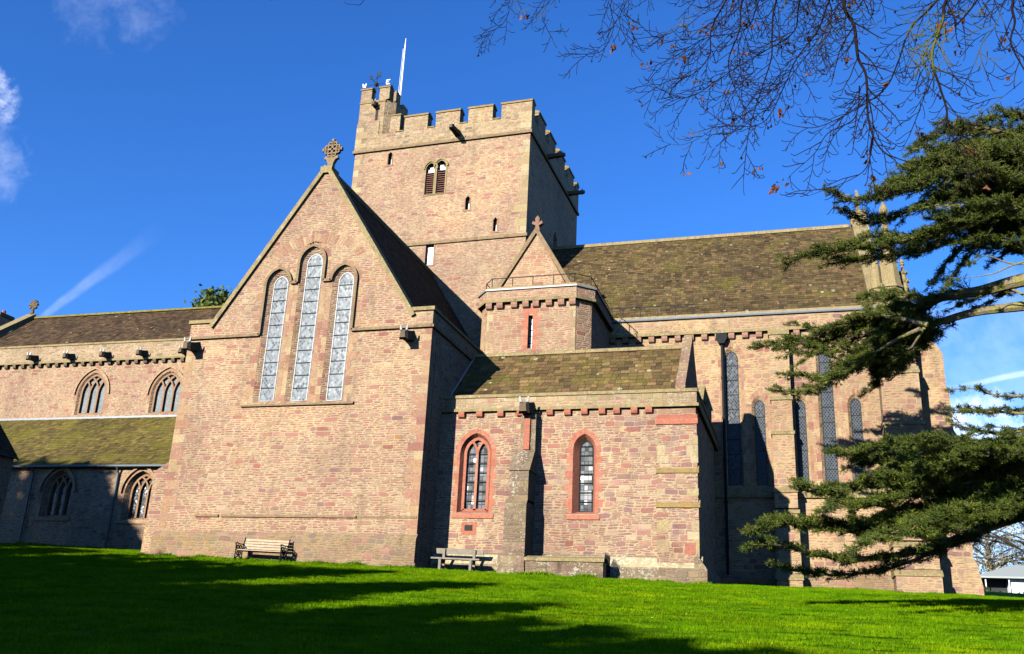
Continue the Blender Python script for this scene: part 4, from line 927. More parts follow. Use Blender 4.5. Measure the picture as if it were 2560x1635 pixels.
# railing
mb = MB(); zr0 = zbt-.05; hr = .95
rp = [(bxw+.1, 42.0), (bxw+.1, YB+ch_+.1), (bx0+.1, YB+.12), (bx1-.1, YB+.12), (bxe-.08, YB+ch_+.1), (bxe-.08, 45.2)]
zt_ = bp(838, 480)[1]
for i, (p0, p1) in enumerate(zip(rp[:-1], rp[1:])):
    L_ = math.dist(p0, p1); n = max(1, round(L_/1.05))
    for j in range(n+1):
        x = p0[0]+(p1[0]-p0[0])*j/n; y = p0[1]+(p1[1]-p0[1])*j/n
        mb.tube([W.pt(x, y, zr0-.3), W.pt(x, y, zr0+hr*.62)], .022, 5)
    mb.tube([W.pt(*p0, zr0+hr*.62), W.pt(*p1, zr0+hr*.62)], .024, 5)
mb.build('railing', M['iron'], block)

# ---- chancel
YH = 45.0
hx1 = 4.55; zhs = 14.97+EYE; zhp = 15.75+EYE; zht = 16.0+EYE; HR = 52.9; zhr = 23.75+EYE
sills = 7.5+EYE
def hp_(uv): return W.px(*uv, YH)
tall = [(-3.2, -2.62, 14.05), (1.14, 1.68, 14.05)]; short = [(-1.9, -1.45, 11.55), (-.02, .40, 11.5), (2.42, 2.86, 11.52), (-4.75, -4.3, 11.52)]
hh = []
for s0, s1, za in tall+short: hh.append((arch(s0-.14, s1+.12, sills-.15, za+EYE+.2, 1.5), arch(s0, s1, sills, za+EYE, 1.5), .16))
mb = MB(); mb.wall(W, YH, [(-10, zg-1), (hx1, zg-1), (hx1, zhs), (-10, zhs)], hh); mb.box(W, -14.5, hx1-.001, YH+.4, 60.8, zg-1, zhs)
mb.box(W, hx1-.6, hx1, YH+.001, 60.8, zg-1, zhs); mb.box(W, -10, hx1, YH-.16, YH+.5, zhs, zhp)
mb.prism_s(W, [(YH, zhs), (60.8, zhs), (HR, zhr+.5)], hx1-.9, hx1-.1)
chan = mb.build('chancel_wall', M['chancel'], church)
mb = MB(); mb.box(W, -10, hx1, YH-.24, YH-.1601, zhs-.05, zhs+.1); mb.build('string_course', M['cap'], chan); mb = MB(); mb.prism_s(W, [(YH-.2, zhp+.06), (YH+.55, zhp+.06), (YH+.5, zht+.08), (YH-.1, zht+.02)], -9.3, hx1-.3); mb.build('parapet_coping', M['cap'], chan); mb = MB()
mb.prism_s(W, [(YH-.14, sills-.62), (YH, sills-.62), (YH, sills-.12), (YH-.10, sills-.42), (YH-.14, sills-.5)], -10, hx1)
mb.build('string_course', M['cap'], chan)
mb = MB(); mb.box(W, -9.3, hx1-.6, YH-.24, YH+.5, zhp, zhp+.06); mb.tube([W.pt(-9.2, YH-.24, zhp+.05), W.pt(hx1-.6, YH-.24, zhp+.05)], .07, 6); mb.build('lead_flashing', M['lead'], chan)
s0 = hp_(c4(1555, 905))[0]; s1 = hp_(c6(445, 990))[0]
corbels(W, [s0+(s1-s0)*i/10 for i in range(-1, 11)]+[s1+.92+i*.83 for i in range(1, 4)], YH, zhs-.051, M['ashlar'], chan, w=.14, h=.3, out=.2)
for (o, i_, dep) in hh:
    mb = MB(); mb.sheet(W, YH+dep, i_, 0); s0, s1, z0 = i_[0][0], i_[1][0], i_[0][1]; za = max(p[1] for p in i_); n = max(4, round((za-z0)/.75))
    for j in range(1, n): z = z0+(za-z0)*j/n; mb.box(W, s0, s1, YH+dep-.03, YH+dep-.004, z-.015, z+.015, 1)
    mb.strip(W, i_+[i_[0]], YH+dep-.03, YH+dep+.0, .02, 1); mb.build('lancet_window', [M['glass_c'], M['iron']], chan)
mb = MB()
for (o, i_, dep) in hh: surround(mb, W, YH, o, .24, step=.4, alt=.4, wl=.215, wr=.215)
mb.into(chan, M['quoin'])
mb = MB(); mb.prism_s(W, [(YH-.35, zg-1), (YH-.35, 4.85), (YH-.02, 5.15), (YH+.05, 5.15), (YH+.05, zg-1)], -4, hx1); mb.build('plinth', M['plinth'], chan)
def stepped(s0, s1, steps, name, mat):
    """steps: (z0, z1, projection) from the ground up, with sloped weatherings between"""
    mb = MB(); wm = MB()
    for i, (z0, z1, pr) in enumerate(steps):
        ex_ = .02*(len(steps)-1-i)
        mb.box(W, s0-ex_, s1+ex_, YH-pr, YH+.02, z0, z1)
        nx_ = steps[i+1][2] if i+1 < len(steps) else 0.02
        wm.prism_s(W, [(YH-pr-.06, z1), (YH+.02, z1), (YH+.02, z1+.1+(pr-nx_)*.9), (YH-nx_, z1+.1+(pr-nx_)*.9), (YH-pr-.06, z1+.07)], s0-ex_-.05, s1+ex_+.05)
    b = mb.build(name, mat, chan); wm.into(b, M['cap']); return b
a0, a1 = -1.08, -.2
stepped(a0, a1, [(zg-1, 4.75, 1.25), (4.95, 6.05+EYE, 1.0), (6.3+EYE, 7.0+EYE, .9), (7.15+EYE, 9.7+EYE, .72), (9.85+EYE, 11.35+EYE, .62), (11.5+EYE, 14.6+EYE, .5)], 'buttress', M['ashlar'] if False else M['chancel'])
stepped(-4.75, -4.25, [(zg, 11.4+EYE, .9)], 'buttress', M['lichen'])
stepped(3.72, 5.3, [(zg-1, 5.0, 1.75), (5.3, 4.6+EYE, 1.55), (4.9+EYE, 7.0+EYE, 1.4), (7.2+EYE, 9.9+EYE, 1.3), (10.1+EYE, 12.3+EYE, 1.15), (12.6+EYE, 14.2+EYE, .8)], 'buttress', M['chancel'])
# east-facing angle buttress
mb = MB()
prof = [(4.4, zg-1), (7.25, zg-1), (7.2, 3.2+EYE), (7.05, 4.15+EYE), (6.95, 4.3+EYE), (6.93, 7.0+EYE), (6.82, 7.2+EYE), (6.82, 9.7+EYE), (6.70, 9.95+EYE), (6.68, 11.7+EYE), (6.58, 11.9+EYE), (6.58, 13.55+EYE), (5.9, 14.75+EYE), (5.6, 15.4+EYE), (4.4, 15.4+EYE)]
mb.prism_d(W, prof, YH+.15, YH+1.45); mb.build('buttress', M['chancel'], chan)
# corner turret with crocketed pinnacle, gable-foot shaft, smaller pinnacle behind
def pinnacle(x, y, r, z0, z1, z2, mat):
    mb = MB(); F = W; oc = [(x+r*math.cos(R_(22.5+45*i)), y+r*math.sin(R_(22.5+45*i))) for i in range(8)]
    mb.prism_z(F, oc, z0, z1); oc2 = [(x+r*1.12*math.cos(R_(22.5+45*i)), y+r*1.12*math.sin(R_(22.5+45*i))) for i in range(8)]
    mb.prism_z(F, oc2, z1, z1+.12); h = z2-z1
    oc3 = [(x+r*.98*math.cos(R_(22.5+45*i)), y+r*.98*math.sin(R_(22.5+45*i))) for i in range(8)]
    mb.prism_z(F, oc3, z1+.12, z1+h*.78, 0, .22)
    for i in range(8): 
        for q in (.3, .55): 
            rr = r*(.98-.78*q/.78*.8); mb.tube([F.pt(x+rr*math.cos(R_(45*i)), y+rr*math.sin(R_(45*i)), z1+h*q), F.pt(x+(rr+.1)*math.cos(R_(45*i)), y+(rr+.1)*math.sin(R_(45*i)), z1+h*q+.1)], [.06, .03], 4)
    zz = z1+h*.78
    mb.tube([F.pt(x, y, zz), F.pt(x, y, zz+.08), F.pt(x, y, zz+.16), F.pt(x, y, zz+h*.12), F.pt(x, y, zz+h*.22)], [r*.22, r*.48, r*.25, r*.42, .02], 8)
    return mb.build('pinnacle', mat, chan)
pinnacle(4.62, 45.45, .56, zhs-1, 16.9+EYE, 21.6+EYE, M['cap'])
pinnacle(5.3, 46.0, .26, zhs-1, 16.9+EYE, 18.7+EYE, M['cap'])
mb = MB(); mb.tube([W.pt(3.98, YH+.05, zhs), W.pt(3.98, YH+.05, 16.75+EYE), W.pt(3.98, YH+.05, 16.8+EYE), W.pt(3.98, YH+.05, 16.95+EYE), W.pt(3.98, YH+.1, 17.0+EYE), W.pt(3.98, YH+.3, 18.3+EYE)], [.3, .3, .37, .37, .26, .22], 10); mb.build('gable_shaft', M['cap'], chan)
chroof = tiles(W, -14.6, hx1-.85, (YH+.35, zht-.05), (HR, zhr), M['tile_chancel'], church, 'chancel_roof', row=.25)
mb = MB(); mb.add([W.pt(-14.5, HR, zhr-.02), W.pt(hx1-.85, HR, zhr-.02), W.pt(hx1-.85, 60.8, zht-.1), W.pt(-14.5, 60.8, zht-.1)], [(0, 1, 2, 3)]); mb.build('north_slope', M['tile_chancel'], chroof)
mb = MB()
for i in range(39):
    s = -14.5+i*.46; mb.prism_s(W, [(HR-.24, zhr-.16), (HR+.24, zhr-.16), (HR+.14, zhr+.06), (HR, zhr+.14), (HR-.14, zhr+.06)], s, s+.45)
mb.build('ridge_tile', M['cap'], chroof)
mb = MB(); e0 = (YH+.1, zht+.5); e1 = (HR, zhr+.45)
def cop(e0, e1): mb.hexa([W.pt(hx1-.95, e0[0], e0[1]-.4), W.pt(hx1-.2, e0[0], e0[1]-.4), W.pt(hx1-.2, e1[0], e1[1]-.4), W.pt(hx1-.95, e1[0], e1[1]-.4), W.pt(hx1-.95, *e0), W.pt(hx1-.2, *e0), W.pt(hx1-.2, *e1), W.pt(hx1-.95, *e1)])
cop(e0, e1); cop((60.6, zht+.4), e1)
mb.box(W, hx1-1.0, hx1-.15, HR-.45, HR+.45, zhr-.1, zhr+.75); mb.build('gable_coping', M['cap'], chan)
mb = MB(); x_ = hx1-.55; z = zhr+.75
mb.tube([W.pt(x_, HR, z), W.pt(x_, HR, z+1.5)], [.12, .07], 6); mb.tube([W.pt(x_, HR-.45, z+.95), W.pt(x_, HR+.45, z+.95)], .09, 6)
mb.tube([W.pt(x_, HR+.4*math.cos(t*math.pi/6), z+.95+.4*math.sin(t*math.pi/6)) for t in range(13)], .07, 5); mb.build('gable_cross', M['cap'], chan)
# downpipe with hopper
s, z = W.px(1804, 838, YH-.15); mb = MB(); mb.tube([W.pt(s, YH-.16, zg), W.pt(s, YH-.16, zhs-.45)], .065, 8)
for zz in (6, 8, 10, 12, 14): mb.tube([W.pt(s, YH-.16, zz+.2), W.pt(s, YH-.16, zz+.32)], .085, 8)
mb.prism_d(W, [(s-.13, zhs-.62), (s+.13, zhs-.62), (s+.26, zhs-.35), (s+.26, zhs-.12), (s-.26, zhs-.12), (s-.26, zhs-.35)], YH-.36, YH-.02); mb.build('drainpipe', M['black'], chan)
# eaves railing over the chancel parapet
mb = MB(); s0 = -9.1; s1 = hp_(c4(2120, 692))[0]; yq = YH-.1; zz = zht
for i in range(6):
    x = s0+(s1-s0)*i/5.2; mb.tube([W.pt(x, yq, zz-.1), W.pt(x, yq, zz+.55)], .02, 5)
mb.tube([W.pt(s0, yq, zz+.55), W.pt(s1, yq, zz+.55)], .022, 5); mb.build('railing', M['iron'], chan)

# ------------------------------------------------------------------ low wall and iron gate before the chapel
wx0 = b1+.02; wx1 = cp(1325, 1400, YC-1.3)[0]
mb = MB(); zt = cp(1000, 1283, YC-1.3)[1]; gz = g(-8, YC-1.3)-.5
mb.box(W, wx0+.06, wx1, YC-1.35, YC-.95, gz, zt-.14); mb.box(W, wx0+.06, wx0+.4, YC-.949, YC-.36, gz, zt-.1)
lw = mb.build('area_wall', M['lichen']); tag(lw, 'low lichened rubble wall screening the steps in front of the chapel', 'wall')
mb = MB(); mb.prism_s(W, [(YC-1.41, zt-.1399), (YC-.9, zt-.1399), (YC-.9, zt-.02), (YC-1.15, zt+.06), (YC-1.41, zt-.02)], wx0+.03, wx1+.05); mb.build('wall_coping', M['cap'], lw)
gt = empty('iron_gate', (wx1, YC-.65, g(wx1, YC-1)), 'small black spiked iron gate at the end of the low wall by the chapel', 'gate')
for z in (zt-.2, zt-.75): mb = MB(); mb.tube([W.pt(wx1+.06, YC-1.3, z), W.pt(wx1+.06, YC-.37, z)], .022, 5); mb.build('rail', M['black'], gt)
for i in range(8):
    y = YC-1.27+i*.125; mb = MB(); mb.tube([W.pt(wx1+.06, y, zt-1.1), W.pt(wx1+.06, y, zt+.08), W.pt(wx1+.06, y, zt+.22)], [.018, .018, .003], 5); mb.build('bar', M['black'], gt)

# ------------------------------------------------------------------ benches
def gat(u, v):      # where a sight line meets the ground
    r = pray(u, v); t = 5.0
    while t < 200:
        p = CAM+r*t
        if p.z < g(p.x, p.y): return p
        t += .05
    return CAM+r*60
bx, by = -20.35, YT-.72; bz = min(g(bx-1, by), g(bx+1, by))-.02
bench = empty('garden_bench', (bx, by, bz), 'garden bench with pale wooden slats and black scrolled cast iron ends against the gabled transept', 'bench', 'benches along the church wall')
bw = .98; tl = -.028     # half width; lawn falls to the east
def B(x, y, z): return Vector((bx+x, by+y, bz+z+x*tl))
def bar(mb, p, q, wx, wz, wy=None):
    pass
class BF(Frame):
    def __init__(self, f): self.f = f
    def pt(self, s, d, z): return self.f(s, d, z)
FB = BF(B)
mb = MB()
for i in range(4): mb.box(FB, -bw, bw, -.20+i*.115, -.10+i*.115, .41-.006*i, .44-.006*i)
mb.build('seat', M['wood'], bench)
mb = MB()
for i in range(4):
    z = .50+i*.105; d = .24+i*.035; mb.hexa([B(-bw, d, z), B(bw, d, z), B(bw, d+.025, z-.008), B(-bw, d+.025, z-.008), B(-bw, d+.03, z+.085), B(bw, d+.03, z+.085), B(bw, d+.055, z+.078), B(-bw, d+.055, z+.078)])
mb.build('backrest', M['wood'], bench)
for sx in (-bw-.02, bw+.02):
    mb = MB(); q = lambda *pts: mb.tube([B(sx, a, b) for a, b in pts], .024, 6)
    q((-.27, .0), (-.24, .2), (-.22, .42), (-.24, .60), (-.27, .68)); q((.30, .0), (.24, .2), (.22, .42), (.30, .70), (.37, .95))
    q((-.30, .66), (-.2, .69), (0, .66), (.2, .67), (.27, .66)); q((-.24, .42), (.24, .40)); q((-.27, .02), (-.12, .16), (0, .20), (.14, .16), (.30, .02))
    for cc in (-.10, .08):
        q(*[(cc+.07*math.cos(t*math.pi/5), .54+.07*math.sin(t*math.pi/5)) for t in range(11)])
    for cc in (-.07, .07):
        q(*[(cc+.06*math.cos(t*math.pi/5), .30+.07*math.sin(t*math.pi/5)) for t in range(11)])
    mb.build('end_frame', M['black'], bench)
b2x, b2y = -12.72, YC-.95; b2z = g(b2x, b2y)-.04
bench2 = empty('timber_bench', (b2x, b2y, b2z), 'plain silvered timber bench with a single back board beside the chapel window', 'bench', 'benches along the church wall')
def B2(x, y, z): return Vector((b2x+x, b2y+y, b2z+z-x*.02))
FB = BF(B2)
def obox(name, mat, *a):
    mb = MB(); mb.box(FB, *a); return mb.build(name, mat, bench2)
obox('seat', M['greywood'], -.98, .98, -.30, .08, .44, .50)
obox('backrest', M['greywood'], -.97, .97, .20, .25, .68, .88)
for sx in (-.62, .62):
    obox('leg', M['greywood'], sx-.05, sx+.05, -.28, -.18, -.1, .44); obox('leg', M['greywood'], sx-.05, sx+.05, .12, .20, -.1, .86)
    obox('stretcher', M['greywood'], sx-.04, sx+.04, -.18, .12, .12, .22)

# ------------------------------------------------------------------ house at the edge of the close
hs = empty('cloister_house', (-44, 32, g(-44, 32)), 'shaded stone house with steep dark roof beside the aisle', 'house')
hex_ = W.px(42, 1143, 36)[0]; hze = W.px(42, 1143, 36)[1]
mb = MB(); mb.box(W, hex_-5.6, hex_-.15, 26, 36, zg-1, hze); mb.prism_d(W, [(hex_-5.6, hze), (hex_-.15, hze), (hex_-2.8, hze+2.8)], 26.2, 35.8); mb.build('wall', M['nave'], hs)
hr_ = tiles(W, 25.8, 36.2, (hex_, hze-.1), (hex_-2.8, hze+2.95), M['tile_dark'], hs, 'roof', along='d'); 
mb = MB(); mb.add([W.pt(hex_-5.8, 25.8, hze), W.pt(hex_-2.8, 25.8, hze+2.95), W.pt(hex_-2.8, 36.2, hze+2.95), W.pt(hex_-5.8, 36.2, hze)], [(0, 1, 2, 3)]); mb.build('west_slope', M['tile_dark'], hr_)
cq = W.px(4, 776, 61)
cst = empty('chimney_stack', (cq[0]-.6, 61.6, g(cq[0], 61)), 'dark stone chimney stack at the far west edge beyond the nave roof', 'chimney')
mb = MB(); mb.box(W, cq[0]-1.5, cq[0]-.05, 61, 62.4, g(cq[0], 61)-.5, cq[1]-.45); mb.build('shaft', M['nave'], cst)
mb = MB(); mb.box(W, cq[0]-1.6, cq[0]+.06, 60.9, 62.5, cq[1]-.45, cq[1]-.15); mb.build('cap', M['spout'], cst)
for i in range(2): mb = MB(); mb.tube([W.pt(cq[0]-1.1+i*.65, 61.7, cq[1]-.2), W.pt(cq[0]-1.1+i*.65, 61.7, cq[1]+.25)], [.2, .16], 8); mb.build('pot', M['louvre'], cst)

# ------------------------------------------------------------------ pale building beyond the east end
def bldg():
    Yb_ = 126.0; k_ = 1.5; a = W.px(2452, 1448, Yb_); b = W.px(2700, 1462, Yb_); gzb = g(a[0]+3, Yb_)
    hb = empty('modern_building', (a[0]+6, Yb_+4, gzb), 'low white rendered building with a shallow grey metal roof far beyond the lawn', 'building')
    x0 = a[0]+.3; x1 = x0+24; z1 = a[1]+.1; z0 = gzb-1
    wx = [x0+4.2+i*2.85 for i in range(6)]; 
    mb = MB(); holes = []
    for x in wx: lp = [(x, z1-2.4), (x+1.2, z1-2.4), (x+1.2, z1-.85), (x, z1-.85)]; holes.append((lp, lp, .2))
    mb.wall(W, Yb_, [(x0+2.7, z0), (x1, z0), (x1, z1), (x0+2.7, z1)], holes); mb.box(W, x0+2.7, x1, Yb_+.3, Yb_+9, z0, z1); mb.box(W, x0, x0+2.69, Yb_+1.5, Yb_+9, z0, z1, 1)
    mb.build('wall', [M['white'], M['iron']], hb)
    mb = MB(); e = 1.1; mb.add([W.pt(x0-e, Yb_-e, z1), W.pt(x1+e, Yb_-e, z1), W.pt(x1+e, Yb_+10, z1), W.pt(x0-e, Yb_+10, z1), W.pt(x0+4, Yb_+4.5, z1+2.0), W.pt(x1-4, Yb_+4.5, z1+2.0), W.pt(x0-e, Yb_-e, z1+.2), W.pt(x1+e, Yb_-e, z1+.2), W.pt(x1+e, Yb_+10, z1+.2), W.pt(x0-e, Yb_+10, z1+.2)],
        [(0, 1, 7, 6), (1, 2, 8, 7), (2, 3, 9, 8), (3, 0, 6, 9), (6, 7, 5, 4), (7, 8, 5), (8, 9, 4, 5), (9, 6, 4), (3, 2, 1, 0)]); mb.build('roof', M['sheet'], hb)
    for x in wx: 
        mb = MB(); mb.box(W, x, x+1.2, Yb_+.15, Yb_+.2, z1-2.4, z1-.85, 0); mb.box(W, x+.56, x+.64, Yb_+.1, Yb_+.149, z1-2.4, z1-.85, 1); mb.strip(W, [(x+.03, z1-2.4), (x+.03, z1-.9), (x+1.16, z1-.9), (x+1.16, z1-2.4)], Yb_+.1, Yb_+.149, .03, 1); mb.build('window', [M['dark'], M['louvre']], hb)
    for x in (x0+.1, x0+2.6): mb = MB(); mb.tube([W.pt(x, Yb_-.6, z0), W.pt(x, Yb_-.6, z1)], .07, 8); mb.build('post', M['white'], hb)
bldg()

# ------------------------------------------------------------------ foliage helpers
def leaf_mat(name, cols, trans=.25, rough=.6, spec=.25):
    mt, k, bs = new_mat(name); gm = k.node('ShaderNodeNewGeometry'); c = k.ramp(gm.outputs['Random Per Island'], cols)
    c = k.mix(1.0, c, k.ramp(k.noise(gm.outputs['Position'], 1.1, 2), [(.3, (.65, .7, .7)), (.7, (1.3, 1.25, 1.1))]), 'MULTIPLY')
    k.put(bs.inputs['Base Color'], c); bs.inputs['Roughness'].default_value = rough; bs.inputs['Specular IOR Level'].default_value = spec
    if trans:
        out = [n for n in k.n if n.type == 'OUTPUT_MATERIAL'][0]; tr_ = k.node('ShaderNodeBsdfTranslucent', {0: c}); mx = k.node('ShaderNodeMixShader', {0: trans}); k.l.new(bs.outputs[0], mx.inputs[1]); k.l.new(tr_.outputs[0], mx.inputs[2]); k.l.new(mx.outputs[0], out.inputs[0])
    return mt
M['needle'] = leaf_mat('cedar_needles', [(0, (.026, .050, .007)), (.35, (.055, .082, .010)), (.6, (.052, .092, .026)), (.8, (.100, .125, .012)), (1, (.18, .17, .018))], .12, .6, .1)
M['yew'] = leaf_mat('dark_conifer_leaves', [(0, (.02, .04, .012)), (1, (.05, .075, .02))], .1)
M['leaf_green'] = leaf_mat('broad_leaves', [(0, (.05, .085, .015)), (1, (.12, .15, .035))], .2)
M['leaf_autumn'] = leaf_mat('thin_autumn_leaves', [(0, (.20, .19, .11)), (.5, (.28, .25, .15)), (1, (.18, .14, .09))], .2)
M['leaf_brown'] = leaf_mat('dead_beech_leaves', [(0, (.05, .018, .007)), (.5, (.11, .035, .010)), (.85, (.20, .06, .014)), (1, (.025, .012, .007))], .3)
M['bark'] = flat_mat('grey_brown_bark', (.10, .085, .06), .9, .4, scale=9)
mt, k, bs = new_mat('mossy_cedar_bark'); gm = k.node('ShaderNodeNewGeometry'); P = gm.outputs['Position']
c = k.mix(k.ss(k.noise(P, 2.5, 4), .40, .60), (.15, .115, .07), (.17, .155, .03)); c = k.mix(1.0, c, k.ramp(k.noise(P, 18, 4), [(.25, (.5, .5, .5)), (.75, (1.4, 1.4, 1.4))]), 'MULTIPLY')
k.put(bs.inputs['Base Color'], c); bs.inputs['Roughness'].default_value = .9; bump(k, bs, k.noise(P, 14, 4), .8, .04); M['cedar_bark'] = mt
mt, k, bs = new_mat('twig_bark'); gm = k.node('ShaderNodeNewGeometry'); P = gm.outputs['Position']
c = k.mix(k.ss(k.noise(P, .9, 3), .60, .68), (.012, .0075, .0065), (.075, .075, .008)); k.put(bs.inputs['Base Color'], c); bs.inputs['Roughness'].default_value = .95; bs.inputs['Specular IOR Level'].default_value = .05; M['twig'] = mt

def smooth(pts, n=6):
    """Catmull-Rom through points"""
    P_ = [pts[0]]+list(pts)+[pts[-1]]; out = []
    for i in range(1, len(P_)-2):
        p0, p1, p2, p3 = P_[i-1:i+3]
        for j in range(n):
            t = j/n; out.append(.5*((2*p1)+(p2-p0)*t+(2*p0-5*p1+4*p2-p3)*t*t+(3*p1-p0-3*p2+p3)*t**3))
    out.append(pts[-1]); return out
def rv(s=1.0): return Vector((rnd.gauss(0, s), rnd.gauss(0, s), rnd.gauss(0, s)))

# ------------------------------------------------------------------ cedar
ctx, cty = 12.6, 32.0
cedar = empty('cedar_tree', (ctx, cty, g(ctx, cty)), 'large cedar with flat layered dark green boughs and mossy limbs reaching across the chancel', 'tree')
zc0 = g(ctx, cty)
mb = MB(); mb.tube([Vector((ctx, cty, zc0-.5)), Vector((ctx, cty, zc0+.6)), Vector((ctx-.1, cty, zc0+5)), Vector((ctx+.1, cty+.1, zc0+12)), Vector((ctx, cty, zc0+20))], [1.1, .85, .7, .5, .15], 12); mb.build('trunk', M['cedar_bark'], cedar)
NS = 1.0
def needles(mb, p, ax, L):
    """a short shoot: a whorl of fine needles set along it"""
    ax = ax.normalized(); n = 9
    for i in range(n):
        q = p+ax*L*(i/n); d = rv(.6); d.z *= .7; d = (d+ax*.6+Vector((0, 0, .15))).normalized()*rnd.uniform(.035, .068); s = d.cross(rv()).normalized()*rnd.uniform(.006, .010)
        mb.add([q-s, q+s, q+d], [(0, 1, 2)])
def frond(mb, tw, p, d, L, lvl):
    """a flat spray growing from p along d"""
    n = max(3, int(L/.13)); pts = [p]; q = p.copy(); dd = d.normalized()
    for i in range(n):
        dd = (dd+rv(.09)+Vector((0, 0, -.012 if lvl == 0 else .012))).normalized(); q = q+dd*(L/n); pts.append(q.copy())
    tw.tube(pts, [.012*(1-.8*i/n)*(1.6 if lvl == 0 else 1) for i in range(n+1)], 3, cap=False)
    for i in range(n):
        a, b = pts[i], pts[i+1]; needles(mb, a, b-a+rv(.02), .13)
        if lvl and rnd.random() < .4: needles(mb, a+rv(.02), b-a+rv(.1), .12)
        if lvl < 2 and i > 0:
            for sg in (-1, 1):
                if rnd.random() < (.72 if lvl == 0 else .34):
                    side = Vector((0, 0, 1)).cross(dd); side = (side*sg*rnd.uniform(.5, 1.0)+dd*1.05+Vector((0, 0, rnd.uniform(-.08, .30)))).normalized()
                    frond(mb, tw, a, side, L*rnd.uniform(.30, .75)*(1-.55*i/n), lvl+1)
cedar_boughs = []
def bough(pix, b0, b1, r0=.10, r1=.02, start=.2, dens=1.0, fl=1.3, lift=0.0, reps=2):
    """pix: (u,v) along the bough from the trunk to the tip; depth runs from b0 to b1"""
    n = len(pix); pts = smooth([at(u, v, b0+(b1-b0)*i/(n-1)) for i, (u, v) in enumerate(pix)], 8)
    wood = MB(); m_ = len(pts); wood.tube(pts, [r0+(r1-r0)*(i/(m_-1))**.8 for i in range(m_)], 8)
    leaf = MB(); tw = wood
    for rep in range(reps):
        if rep:
            off = Vector((rnd.uniform(-.5, .5), rnd.choice((-1, 1))*rnd.uniform(.4, 1.4), rnd.uniform(-.42, .42))); off2 = Vector((rnd.uniform(-.5, .3), 0, rnd.uniform(-.3, .3)))
            base = list(pts0); cut = rnd.uniform(.62, .95); k0 = int(m_*max(0, start-.12))
            pts = [p_+off*min(1, max(0, (i-k0)/(m_*.25)))+off2*(i/m_)**2 for i, p_ in enumerate(base[:int(m_*cut)])]
            if len(pts)-k0 < 4: continue
            tw.tube(pts[k0:], [r0*.30+(r1-r0*.30)*(i/len(pts)) for i in range(len(pts)-k0)], 5)
        else: pts0 = pts
        spray(pts, leaf, tw, start, dens, fl, lift)
    o = wood.build('bough', M['cedar_bark'], cedar); leaf.build('foliage', M['needle'], o); return o
def spray(pts, leaf, tw, start, dens, fl, lift):
    m_ = len(pts); acc = 0.0; total = sum((pts[i+1]-pts[i]).length for i in range(m_-1)); run = 0.0
    for i in range(m_-1):
        seg = pts[i+1]-pts[i]; run += seg.length; f = run/total
        if f < start: continue
        acc += seg.length*dens
        while acc > .10:
            acc -= .10
            d = seg.normalized(); side = Vector((0, 0, 1)).cross(d).normalized()
            sg = rnd.choice((-1, 1)); L = fl*1.25*rnd.uniform(.4, 1.0)*(1.05-.55*f)
            dirv = (side*sg*rnd.uniform(.15, .8)+d*rnd.uniform(.6, 1.2)+Vector((0, 0, rnd.uniform(-.16, .24)+lift)))
            frond(leaf, tw, pts[i]+rv(.04), dirv, L, 0)
    frond(leaf, tw, pts[-1], pts[-1]-pts[-2], fl*.5, 0)
X_ = 2760
# upper boughs
bough([(X_, 450), (2560, 400), (2400, 395), (2300, 430), (2225, 462)], 33, 31, .12, .012, .25, 1.3, 1.5)
bough([(X_, 400), (2560, 340), (2440, 320), (2350, 335), (2290, 370)], 33.5, 32, .10, .012, .2, 1.3, 1.3)
bough([(X_, 380), (2600, 300), (2540, 285), (2460, 305)], 33.5, 33, .08, .012, .2, 1.2, 1.1)
bough([(X_, 520), (2560, 480), (2430, 480), (2290, 520), (2210, 548), (2135, 530)], 33, 30.5, .12, .010, .25, 1.3, 1.3)
bough([(X_, 560), (2560, 540), (2400, 565), (2260, 600), (2110, 625), (1985, 640)], 33, 30, .12, .010, .25, 1.2, 1.25)
bough([(X_, 560), (2580, 520), (2440, 520), (2330, 580), (2250, 588), (2170, 592)], 33.5, 32.5, .10, .010, .25, 1.3, 1.2)
bough([(X_, 600), (2560, 560), (2440, 590), (2370, 650), (2335, 700)], 34, 34, .10, .012, .25, 1.1, 1.0, -.1)
bough([(X_, 480), (2600, 430), (2500, 440), (2400, 470), (2330, 500)], 34.5, 34, .10, .012, .1, 1.5, 1.4)
bough([(X_, 620), (2620, 600), (2540, 620), (2480, 655)], 34, 34, .07, .012, .3, 1.0, .8, -.1)
bough([(X_, 520), (2640, 460), (2560, 380), (2520, 350)], 34.5, 35, .08, .012, .1, 1.2, 1.2)
bough([(X_, 610), (2560, 660), (2470, 640), (2430, 655)], 33, 32, .05, .008, .85, .3, .3)
bough([(X_, 620), (2560, 655), (2480, 685), (2400, 695)], 32, 31, .05, .008, .95, .2, .3)
# middle pair of bare mossy limbs with foliage beyond
bough([(X_, 665), (2560, 700), (2450, 728), (2350, 745), (2270, 800), (2180, 880), (2080, 940), (1985, 935)], 33.5, 37.8, .30, .015, .52, 1.3, 1.3)
bough([(2420, 735), (2320, 745), (2260, 735), (2210, 735), (2160, 745)], 35.3, 37.5, .13, .015, .45, 1.3, .9)
bough([(X_, 740), (2560, 765), (2440, 780), (2340, 808), (2290, 825), (2200, 860), (2110, 900), (2000, 850), (1900, 868)], 34.5, 37.8, .22, .012, .5, 1.2, 1.2)
bough([(2320, 812), (2200, 790), (2120, 810), (2050, 840), (1960, 870)], 34.5, 37.8, .09, .012, .25, 1.4, 1.0)
bough([(2300, 822), (2240, 850), (2150, 905), (2060, 960), (2010, 985), (1940, 975)], 34.5, 37.8, .08, .012, .3, 1.1, .9)
bough([(2310, 820), (2270, 880), (2230, 900), (2180, 920)], 34.5, 37.8, .06, .012, .3, 1.2, .9)
bough([(2600, 765), (2520, 720), (2450, 740), (2380, 770)], 34, 35, .06, .012, .35, .9, .7)
